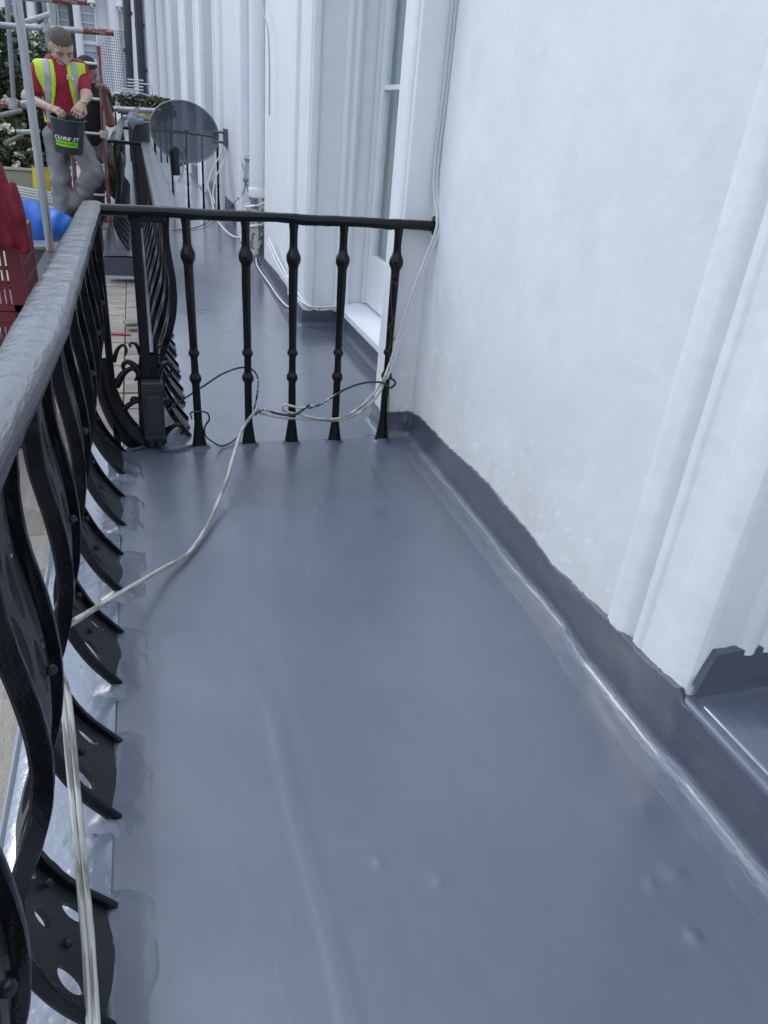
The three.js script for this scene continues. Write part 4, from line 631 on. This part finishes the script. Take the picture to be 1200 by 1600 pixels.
// far balcony of the neighbours: railing, wire rack, pots
{
  const z = -15, a = atz(178, 150, z), b = atz(266, 156, z), t = thing('far_railing', 'thin dark railing of the neighbouring balcony above the dish', 'railing', [a.x, a.y - .9, z]), g = [];
  mesh('handrail', rod([a.x, a.y, z], [b.x, b.y, z], .022), IRON, t);
  for (let i = 0; i <= 9; i++) { const p = a.clone().lerp(b, i / 9); mesh('bar', rod([p.x, p.y - 1.0, z], [p.x, p.y, z], .014, .014, 8), IRON, t); }
  const r = thing('drying_rack', 'white wire drying rack standing behind the neighbouring railing', 'rack', [a.x + .5, a.y, z - .4]);
  mesh('frame', [0, 1, 2, 3, 4].map(i => tube(P3([186, 140 + i * 3, 'z', z - .3], [200, 139 + i * 4, 'z', z - .3], [222, 146 + i * 4, 'z', z - .3], [238, 152 + i * 3, 'z', z - .3]), .011, 20, 6)).concat(tube(P3([222, 131, 'z', z - .3], [236, 134, 'z', z - .3], [238, 150, 'z', z - .3]), .013, 20, 6), [0, 1, 2, 3].map(i => rod(atz(199, 124 + i * 5, z - .3), atz(224, 126 + i * 5, z - .3), .011))), mat([.62, .63, .65], .4), r);
}
// shrubs with pale flowers, pot plants
function leafy(name, label, c, R, n, leaf, fcount, parentStem, tint = [1, 1, 1]) {
  const t = thing(name, label, 'shrub', c), P = [], N = [], fl = [];
  for (let i = 0; i < n; i++) {
    let x, y, z, d; do { x = rr(-1, 1); y = rr(-1, 1); z = rr(-1, 1); d = Math.hypot(x, y, z); } while (d > 1 || fbm(x * 2.4 + c[0] * 3, y * 2.4, z * 2.4 + c[2], 3) < -.08 - .25 * (1 - d));
    const o = V(x * R[0], y * R[1], z * R[2]), a = V(rr(-1, 1), rr(-.6, .6), rr(-1, 1)).normalize(), b = V(rr(-1, 1), rr(.2, 1), rr(-1, 1)).cross(a).normalize(), L = leaf * rr(.6, 1.3), w = L * .33, m = V().crossVectors(a, b).multiplyScalar(L * .12);
    const p0 = o, p1 = o.clone().addScaledVector(a, L * .5).addScaledVector(b, w).add(m), p2 = o.clone().addScaledVector(a, L), p3 = o.clone().addScaledVector(a, L * .5).addScaledVector(b, -w).add(m);
    for (const q of [p0, p1, p2, p0, p2, p3]) P.push(q.x, q.y, q.z);
  }
  const g = new THREE.BufferGeometry(); g.setAttribute('position', new THREE.Float32BufferAttribute(P, 3)); g.computeVertexNormals();
  mesh('foliage', g, mat([.085 * tint[0], .12 * tint[1], .055 * tint[2]], .5, { transmission: .25, thickness: 0 }), t, { local: true });
  const st = []; for (let i = 0; i < 7; i++) st.push(tube([[rr(-.05, .05), -R[1] * 1.3, 0], [rr(-.2, .2) * R[0], -R[1] * .3, rr(-.2, .2)], [rr(-.7, .7) * R[0], R[1] * rr(.1, .8), rr(-.5, .5) * R[2]]], .012, 14, 5));
  mesh('stem', st, mat([.09, .07, .05], .9), t, { local: true });
  for (let i = 0; i < fcount; i++) { const a = rr(0, 6.28), e = rr(-.9, .95), q = Math.sqrt(1 - e * e), s = rr(.75, 1.02); const o = V(Math.cos(a) * q * R[0] * s, e * R[1] * s, Math.abs(Math.sin(a)) * q * R[2] * s); for (let k = 0; k < 5; k++) fl.push(new THREE.CircleGeometry(.022, 5).rotateX(rr(-1, 1)).rotateY(rr(-1, 1)).translate(o.x + rr(-.03, .03), o.y + rr(-.02, .02), o.z + rr(-.02, .03))); }
  if (fl.length) mesh('blossom', fl, mat([.66, .68, .52], .7), t, { local: true, kind: 'stuff' });
  return t;
}
{
  const p = atz(22, 150, -11), q = atz(50, 220, -10.4), r = atz(-25, 130, -10), s = atz(2, 240, -9.6);
  leafy('flowering_shrub', 'tall green shrub with pale flowers behind the left uprights', p.toArray(), [.62, .75, .5], 9000, .075, 130);
  leafy('flowering_shrub', 'lower green shrub with cream flowers behind the man\'s hip', q.toArray(), [.5, .5, .4], 6000, .06, 90, 0, [1.2, 1.1, 1.1]);
  leafy('flowering_shrub', 'dark shrub cut off by the left edge of the view', r.toArray(), [.6, .8, .5], 7000, .08, 40, 0, [.8, .85, .9]);
  leafy('flowering_shrub', 'leggy pale shrub just above the red jacket', s.toArray(), [.4, .4, .35], 3500, .06, 35, 0, [1.3, 1.1, 1]);
  leafy('pot_plant', 'small olive plant on the neighbouring balcony above the dish', atz(243, 172, -14.6).toArray(), [.34, .2, .2], 1500, .06, 0, 0, [1.3, 1, .8]);
  leafy('pot_plant', 'dark plant hanging at the neighbouring railing left of the dish', atz(206, 163, -14.7).toArray(), [.5, .16, .2], 1500, .06, 0, 0, [.5, .5, .6]);
}
tag(mesh('printed_bag', box(atz(232, 180, -13).x - .14, atz(232, 180, -13).x + .1, atz(232, 190, -13).y - .06, atz(232, 176, -13).y, -13.02, -13, .006), mat([1, 1, 1], .5, { map: tex(64, 64, (u, v) => noise(u * 5, v * 5, 2) > .1 ? [.6, .5, .06] : noise(u * 4, v * 7, 8) > 0 ? [.4, .12, .05] : [.22, .3, .06]) })), 'small yellow and red printed bag hanging left of the dish', 'bag');

// ---------------------------------------------------------------- people
const SKIN = mat([.46, .29, .22], .55), SKIN2 = mat([.22, .12, .09], .55);
function limbHand(wrist, dir, palmN, curl, spread = 1) {       // hand as one field: palm, four fingers, thumb
  const fw = dir.clone().normalize(), n = palmN.clone().addScaledVector(fw, -palmN.dot(fw)).normalize(), s = V().crossVectors(fw, n), fs = [];
  const at3 = (a, b, c) => wrist.clone().addScaledVector(fw, a).addScaledVector(s, b).addScaledVector(n, c);
  fs.push(caps(wrist, at3(.03, 0, 0), .026, .026), caps(at3(.03, -.022, 0), at3(.085, -.028, 0), .016, .014), caps(at3(.03, .0, 0), at3(.09, .0, .003), .018, .015), caps(at3(.03, .022, 0), at3(.085, .027, 0), .016, .014));
  const palm = union(fs, .02), fing = [];
  [[-.031, .030, .022, .018], [-.010, .036, .026, .02], [.012, .034, .024, .019], [.032, .026, .018, .016]].forEach(([b, l1, l2, l3]) => {
    let p = at3(.086, b, .002), ang = curl * .55, bones = [];
    for (const l of [l1, l2, l3]) { const q = p.clone().addScaledVector(fw, Math.cos(ang) * l).addScaledVector(n, -Math.sin(ang) * l).addScaledVector(s, b * .12 * spread); bones.push(caps(p, q, .0098, .0086)); p = q; ang += curl * .75; }
    fing.push(union(bones, .006));
  });
  const t0 = at3(.028, -.026, -.004), t1 = at3(.058, -.055, -.018), t2 = at3(.085, -.055, -.034);
  fing.push(union([caps(t0, t1, .014, .012), caps(t1, t2, .0115, .009)], .01));
  return { f: (x, y, z) => { let d = palm(x, y, z); for (const g of fing) d = smin(d, g(x, y, z), .008); return d; }, c: at3(.08, 0, -.02) };
}
function person(name, label, J, o) {
  const t = thing(name, label, 'person', [J.pelvis.x, DY, J.pelvis.z]);
  const fwd = o.fwd.clone().normalize(), side = V(0, 1, 0).cross(fwd).normalize();          // side = his left
  const q0 = new THREE.Quaternion().setFromUnitVectors(V(0, 0, 1), fwd);
  const mid = (a, b, k = .5) => a.clone().lerp(b, k);
  const torsoF = g => { const ch = mid(J.shL, J.shR), w = J.shL.distanceTo(J.shR); const up = ch.clone().sub(J.pelvis), qq = new THREE.Quaternion().setFromUnitVectors(V(0, 1, 0), up.clone().normalize()).multiply(q0); return union([ell(ch.clone().addScaledVector(up, -.16).addScaledVector(fwd, .02), [w * .50 + g, .20 + g, .118 + g], qq), ell(mid(J.pelvis, ch, .38).addScaledVector(fwd, .012), [w * .42 + g, .19 + g, .11 + g], qq), ell(J.pelvis.clone().add(V(0, -.01, 0)), [w * .43 + g, .14 + g, .12 + g], qq), caps(J.shL, J.shR, .062 + g), caps(ch, J.neck, .075 + g * .5, .06 + g * .2)], .07); };
  const armUp = (s, g) => caps(J['sh' + s], J['el' + s], .057 + g, .046 + g);
  const armLo = s => caps(J['el' + s], J['wr' + s], .044, .029);
  const thigh = (s, g) => caps(J['hip' + s], J['kn' + s], .088 + g, .062 + g), shin = (s, g) => union([caps(J['kn' + s], J['an' + s], .058 + g, .043 + g), caps(mid(J['kn' + s], J['an' + s], .15), mid(J['kn' + s], J['an' + s], .5), .06 + g, .052 + g)], .03);
  const tor = torsoF(0), bodyF = union([tor, armUp('L', 0), armUp('R', 0), armLo('L'), armLo('R'), thigh('L', 0), thigh('R', 0), shin('L', 0), shin('R', 0), caps(J.neck, J.head, .058, .056)], .035);
  const all = Object.values(J), lo = V(Math.min(...all.map(p => p.x)) - .2, Math.min(...all.map(p => p.y)) - .15, Math.min(...all.map(p => p.z)) - .25), hi = V(Math.max(...all.map(p => p.x)) + .2, Math.max(...all.map(p => p.y)) + .15, Math.max(...all.map(p => p.z)) + .25);
  // head with face, looking along hf
  const hf = o.look.clone().normalize(), hu = o.up.clone().addScaledVector(hf, -o.up.dot(hf)).normalize(), hs = V().crossVectors(hu, hf), k = o.hs || 1, hp = (a, b, c) => J.head.clone().addScaledVector(hs, a * k).addScaledVector(hu, b * k).addScaledVector(hf, c * k);
  const hq = new THREE.Quaternion().setFromRotationMatrix(new THREE.Matrix4().makeBasis(hs, hu, hf)), R = r => r.map(x => x * k);
  const skull = union([ell(hp(0, .035, -.012), R([.076, .088, .098]), hq), ell(hp(0, -.045, .022), R([.060, .072, .068]), hq)], .05 * k);
  const headF = (() => {
    const add = union([skull, ell(hp(0, -.088, .062), R([.030, .022, .026]), hq), caps(hp(0, .012, .084), hp(0, -.028, .112), .009 * k, .014 * k), caps(hp(-.014, -.032, .094), hp(.014, -.032, .094), .010 * k), caps(hp(-.05, .024, .068), hp(.05, .024, .068), .011 * k), ell(hp(.076, -.012, -.01), R([.010, .032, .02]), hq), ell(hp(-.076, -.012, -.01), R([.010, .032, .02]), hq), caps(hp(-.022, -.062, .082), hp(.022, -.062, .082), .008 * k), caps(hp(-.045, -.02, .058), hp(-.03, -.025, .07), .02 * k), caps(hp(.045, -.02, .058), hp(.03, -.025, .07), .02 * k)], .014 * k);
    const cut = [ell(hp(-.032, .004, .090), R([.015, .006, .009]), hq), ell(hp(.032, .004, .090), R([.015, .006, .009]), hq), caps(hp(-.022, -.0555, .094), hp(.022, -.0555, .094), .003 * k)];
    return (x, y, z) => { let d = add(x, y, z); for (const c of cut) d = Math.max(d, -c(x, y, z)); return d; };
  })();
  const hb = .16 * k, hg = nets(headF, J.head.clone().addScalar(-hb), J.head.clone().addScalar(hb), .0045);
  const hands = ['L', 'R'].map(s => { const h = limbHand(J['wr' + s], o['hd' + s], o['hn' + s], o.curl || .8); return nets(h.f, h.c.clone().addScalar(-.13), h.c.clone().addScalar(.13), .0036); });
  mesh('body', [nets(bodyF, lo, hi, .013), hg, ...hands], o.skin, t);
  mesh('eyes', [-1, 1].map(s => new THREE.SphereGeometry(.011 * k, 10, 8).translate(...hp(s * .032, .002, .0765).toArray())), mat([.20, .125, .10], .5), t);
  mesh('eyebrows', [-1, 1].map(s => tube([hp(s * .012, .024, .092), hp(s * .032, .029, .087), hp(s * .05, .024, .074)], .0042 * k, 12, 6)), o.hair, t);
  mesh('lips', [tube([hp(-.024, -.056, .083), hp(0, -.054, .0925), hp(.024, -.056, .083)], .0045 * k, 12, 6)], mat([.36, .14, .12], .5), t);
  if (!o.cap) {
    const cut = (x, y, z) => { const v = V(x, y, z).sub(J.head), b = v.dot(hu) / k, c = v.dot(hf) / k; return (.058 - .25 * (.03 - c) * (c < .03 ? 1 : .0) + (c > .03 ? (c - .03) * .25 : 0) - (c < -.02 ? .05 : 0) - b) * k; };
    mesh('hair', nets((x, y, z) => Math.max(skull(x, y, z) - .0032 + .0018 * noise(x * 190, y * 190, z * 190), cut(x, y, z) + .012 * fbm(x * 60, y * 60, z * 60, 3)), J.head.clone().addScalar(-hb), J.head.clone().addScalar(hb), .005), o.hair, t);
  } else {
    const f = (x, y, z) => { const v = V(x, y, z).sub(J.head), b = v.dot(hu), c = v.dot(hf); return Math.max(skull(x, y, z) - .012, (.030 + .1 * c) * k - b); };
    const g = nets(f, J.head.clone().addScalar(-hb - .02), J.head.clone().addScalar(hb + .02), .006), brim = grid(12, 8, (u, v) => { const a = (u - .5) * 2.4, r = lerp(.07, .155, v) * k; return J.head.clone().addScaledVector(hs, Math.sin(a) * .095 * k * (.75 + .15 * v)).addScaledVector(hf, Math.cos(a) * r).addScaledVector(hu, (.05 - .02 * v - .03 * Math.abs(u - .5)) * k); });
    mesh('cap', [g, brim], o.cap, t);
    mesh('cap_emblem', horn([hp(-.05, .07, .062), hp(-.02, .082, .085), hp(.03, .1, .082)], .008, .003), mat([.6, .6, .6], .6), t);
  }
  const fold = (x, y, z, a) => a * (fbm(x * 9, y * 7, z * 9, 3) + .5 * Math.sin(y * 34 + x * 20 + 5 * noise(x * 6, y * 6, z * 6)));
  // shirt: torso and sleeves down to mid upper arm
  const hem = o.hem, sl = (s, g) => caps(J['sh' + s], mid(J['sh' + s], J['el' + s], o.sleeve || .62), .068 + g, .066 + g), sT = torsoF(.014), sL = sl('L', 0), sR = sl('R', 0);
  const collar = J.neck.y + .012, neckC = caps(J.neck.clone().add(V(0, -.045, 0)).addScaledVector(fwd, .03), J.head, .066, .085);
  mesh('shirt', nets((x, y, z) => { let d = smin(smin(sT(x, y, z), sL(x, y, z), .05), sR(x, y, z), .05) + fold(x, y, z, .014); d = Math.max(d, hem - y, y - collar - .05, -neckC(x, y, z)); return d; }, lo, hi, .011), o.shirt, t);
  // trousers
  const cr = mid(J.hipL, J.hipR), tr = union([ell(cr.clone().add(V(0, .03, 0)), [J.shL.distanceTo(J.shR) * .44, .16, .135], q0), thigh('L', .018), thigh('R', .018), shin('L', .026), shin('R', .026), caps(J.anL, mid(J.anL, J.knL, .12), .072, .068), caps(J.anR, mid(J.anR, J.knR, .12), .072, .068)], .045);
  mesh('trousers', nets((x, y, z) => Math.max(tr(x, y, z) + fold(x, y, z, .012) + .006 * fbm(x * 20, y * 16, z * 20, 3) + .009 * sm(.45, .05, y - DY) * Math.sin(y * 130 + 4 * noise(x * 12, y * 8, z * 12)), y - hem - .06), lo, hi, .012), o.trousers, t);
  for (const s of ['L', 'R']) { const a = J['an' + s], d = o['toe' + s] || fwd, f = union([caps(a.clone().add(V(0, .02, 0)), a.clone().add(V(0, -.05, 0)), .055, .05), caps(a.clone().add(V(0, -.055, 0)).addScaledVector(d, -.03), a.clone().add(V(0, -.058, 0)).addScaledVector(d, .15), .038, .036), caps(a.clone().add(V(0, -.075, 0)).addScaledVector(d, -.03), a.clone().add(V(0, -.078, 0)).addScaledVector(d, .16), .03, .03)], .03); mesh('boot', nets(f, a.clone().add(V(-.27, -.14, -.27)), a.clone().add(V(.27, .12, .27)), .01), mat([.02, .019, .018], .6), t); }
  return { t, torsoF, fwd, side, lo, hi, fold, mid, sL, sR, armUp };
}
const tDust = (base, k) => tex(512, 512, (u, v) => { const n = fbm(u * 5, v * 5, k, 5), s = fbm(u * 18, v * 18, k + 3, 3); const q = (n > .12 ? .62 : 1) * (1 + .25 * s); return base.map(c => c * q); });
{ // the man in the red shirt
  const z = -8.0, p = (x, y, d = 0) => atz(x, y, z + d);
  const J = { head: p(96, 74, .06), neck: p(94, 99, 0), shR: p(60, 113, .02), shL: p(124, 111, -.03), elR: p(43, 152, .10), elL: p(135, 149, .10), wrR: p(75, 167, .30), wrL: p(130, 161, .28), pelvis: p(101, 205, -.02), hipR: p(86, 214, -.02), hipL: p(116, 212, -.02), knR: p(96, 283, .04), knL: p(147, 268, .26), anR: p(103, 370, -.02), anL: p(120, 318, .02) };
  const rr2 = person('person', 'man in red shirt and yellow vest looking down into the bucket he holds', J, { fwd: V(.28, 0, 1), look: V(.30, -.78, .80), up: V(-.05, 1, .1), hs: 1.18, hair: mat([.095, .07, .055], .9), skin: SKIN, hdR: p(98, 176, .36).sub(J.wrR), hnR: V(.1, .9, .6), hdL: p(117, 178, .36).sub(J.wrL), hnL: V(.2, .8, .8), curl: .75, shirt: mat([.27, .008, .025], .8), hem: p(95, 209).y, trousers: mat([1, 1, 1], .85, { map: tDust([.22, .22, .23], 3) }), sleeve: .66, toeL: V(.2, -.1, 1), toeR: V(.1, 0, 1) });
  const { t, torsoF, fwd, side, lo, hi, fold } = rr2, T = torsoF(.030), ch = J.shL.clone().lerp(J.shR, .5);
  const lat = (x, z) => (x - ch.x) * side.x + (z - ch.z) * side.z, fr = (x, z) => (x - ch.x) * fwd.x + (z - ch.z) * fwd.z;
  const arms = union([rr2.armUp('L', .03), rr2.armUp('R', .03)], .02), armC = (x, y, z) => Math.max(-(arms(x, y, z)), -.05);
  const open = (x, y, z) => { const l = lat(x, z), f = fr(x, z); return f > -.01 ? (.050 + .075 * sm(ch.y - .04, ch.y - .5, y)) - Math.abs(l + .012) : -1; };
  const vestF = (g, ex) => (x, y, z) => Math.max(T(x, y, z) - g + fold(x, y, z, .006), open(x, y, z), J.pelvis.y + .06 - y, y - J.neck.y - .02, Math.abs(lat(x, z)) - .205 + .05 * sm(ch.y - .02, ch.y - .2, y), ex ? ex(x, y, z) : -1);
  mesh('vest', nets(vestF(0), lo, hi, .0095), mat([.46, .62, .04], .7, { sheen: .2 }), t);
  mesh('reflective_band', nets(vestF(.006, (x, y, z) => Math.max(Math.abs(Math.abs(lat(x, z) + .012) - .112 - .03 * sm(ch.y, ch.y - .4, y)) - .026, -fr(x, z))), lo, hi, .0085), mat([.34, .36, .36], .35, { metalness: .2 }), t);
  // small white chest print
  const lg = p(110, 121, .145), pr = []; for (const [a, b, w, h] of [[-.028, .0, .007, .034], [-.008, .004, .007, .03], [.012, -.004, .007, .018], [-.018, .014, .022, .007], [.006, -.016, .03, .006]]) pr.push(box(lg.x + a, lg.x + a + w, lg.y + b - h / 2, lg.y + b + h / 2, lg.z - .03, lg.z + .002, .001));
  mesh('chest_print', pr, mat([.75, .73, .73], .7), t);
  mesh('wristwatch', new THREE.TorusGeometry(.031, .008, 8, 18).rotateX(1.2).translate(...J.wrL.toArray()), mat([.5, .45, .3], .4, { metalness: .4 }), t);
  // bucket of resin
  const bt = p(105.5, 184, .40), bb = p(107, 237, .36), H = bt.distanceTo(bb), b = thing('bucket', 'dark grey plastic bucket with lettering and green band held by the man', 'bucket', bb.toArray());
  const q = new THREE.Quaternion().setFromUnitVectors(V(0, 1, 0), bt.clone().sub(bb).normalize()), rT = .142, rB = .118;
  const lab = (() => { const c = document.createElement('canvas'); c.width = 1024; c.height = 512; const x = c.getContext('2d'); x.fillStyle = '#34383d'; x.fillRect(0, 0, 1024, 512); x.fillStyle = '#f2f4f4'; x.font = 'italic bold 74px sans-serif'; x.textAlign = 'center'; x.fillText('CURE IT', 240, 296); x.fillStyle = '#86d626'; x.fillRect(120, 312, 250, 84); x.fillStyle = '#4f8a1e'; for (let i = 0; i < 13; i++) if (i !== 6) x.fillRect(132 + i * 17, 338, 12, 30); const tx = new THREE.CanvasTexture(c); tx.colorSpace = THREE.SRGBColorSpace; return tx; })();
  const shell = new THREE.CylinderGeometry(rT, rB, H, 40, 1, true).translate(0, H / 2, 0).rotateY(-Math.PI / 2 + .0).applyQuaternion(q);
  mesh('shell', shell, mat([1, 1, 1], .32, { map: lab }), b, { local: true });
  mesh('base', new THREE.CylinderGeometry(rB - .002, rB - .006, .008, 40).translate(0, .002, 0).applyQuaternion(q), mat([.03, .032, .036], .4), b, { local: true });
  mesh('rim', new THREE.TorusGeometry(rT, .006, 8, 48).rotateX(Math.PI / 2).translate(0, H, 0).applyQuaternion(q), mat([.035, .037, .042], .4), b, { local: true });
  mesh('resin', new THREE.CircleGeometry(rT - .012, 40).rotateX(-Math.PI / 2).translate(0, H * .8, 0).applyQuaternion(q), mat([.09, .095, .11], .15), b, { local: true });
  const hd = []; for (let i = 0; i <= 16; i++) { const a = i / 16 * Math.PI; hd.push(V(Math.cos(a) * (rT + .008), H - .01 - .012 * Math.sin(a), -Math.sin(a) * (rT + .02)).applyQuaternion(q)); }
  mesh('bail', tube(hd, .004, 40, 6), mat([.6, .6, .6], .3, { metalness: .6 }), b, { local: true });
  // the low block under his raised foot
  const fb = J.anL; tag(mesh('timber_block', box(fb.x - .14, fb.x + .2, DY, fb.y - .112, fb.z - .12, fb.z + .26, .01), mat([.05, .048, .045], .8)), 'dark timber block under the man\'s raised boot', 'block');
}
{ // the man in the black cap
  const z = -8.75, p = (x, y, d = 0) => atz(x, y, z + d);
  const J = { head: p(136, 114, .02), neck: p(141, 135, 0), shR: p(128, 147, .04), shL: p(160, 146, -.06), elR: p(118, 182, .0), elL: p(172, 190, .12), wrR: p(126, 205, .22), wrL: p(163, 148, .30), pelvis: p(148, 226, -.04), hipR: p(140, 232, -.04), hipL: p(160, 232, -.06), knR: p(150, 282, .22), knL: p(181, 252, .26), anR: p(152, 334, .0), anL: p(178, 292, -.04) };
  person('person', 'man in black cap and black shirt holding the red ladder', J, { fwd: V(.1, 0, 1), look: V(-.55, -.3, .8), up: V(-.1, 1, 0), hs: 1.1, cap: mat([.012, .013, .015], .8), hair: mat([.03, .025, .02], .9), skin: SKIN2, hdR: V(-.1, -1, .3), hnR: V(-1, 0, .4), hdL: p(158, 128, .37).sub(J.wrL), hnL: V(.3, .1, -1), curl: 1.25, shirt: mat([.010, .010, .012], .85), hem: p(150, 228).y, trousers: mat([1, 1, 1], .9, { map: tDust([.12, .11, .10], 13) }), sleeve: .5 });
}
renderer.render(scene, camera);
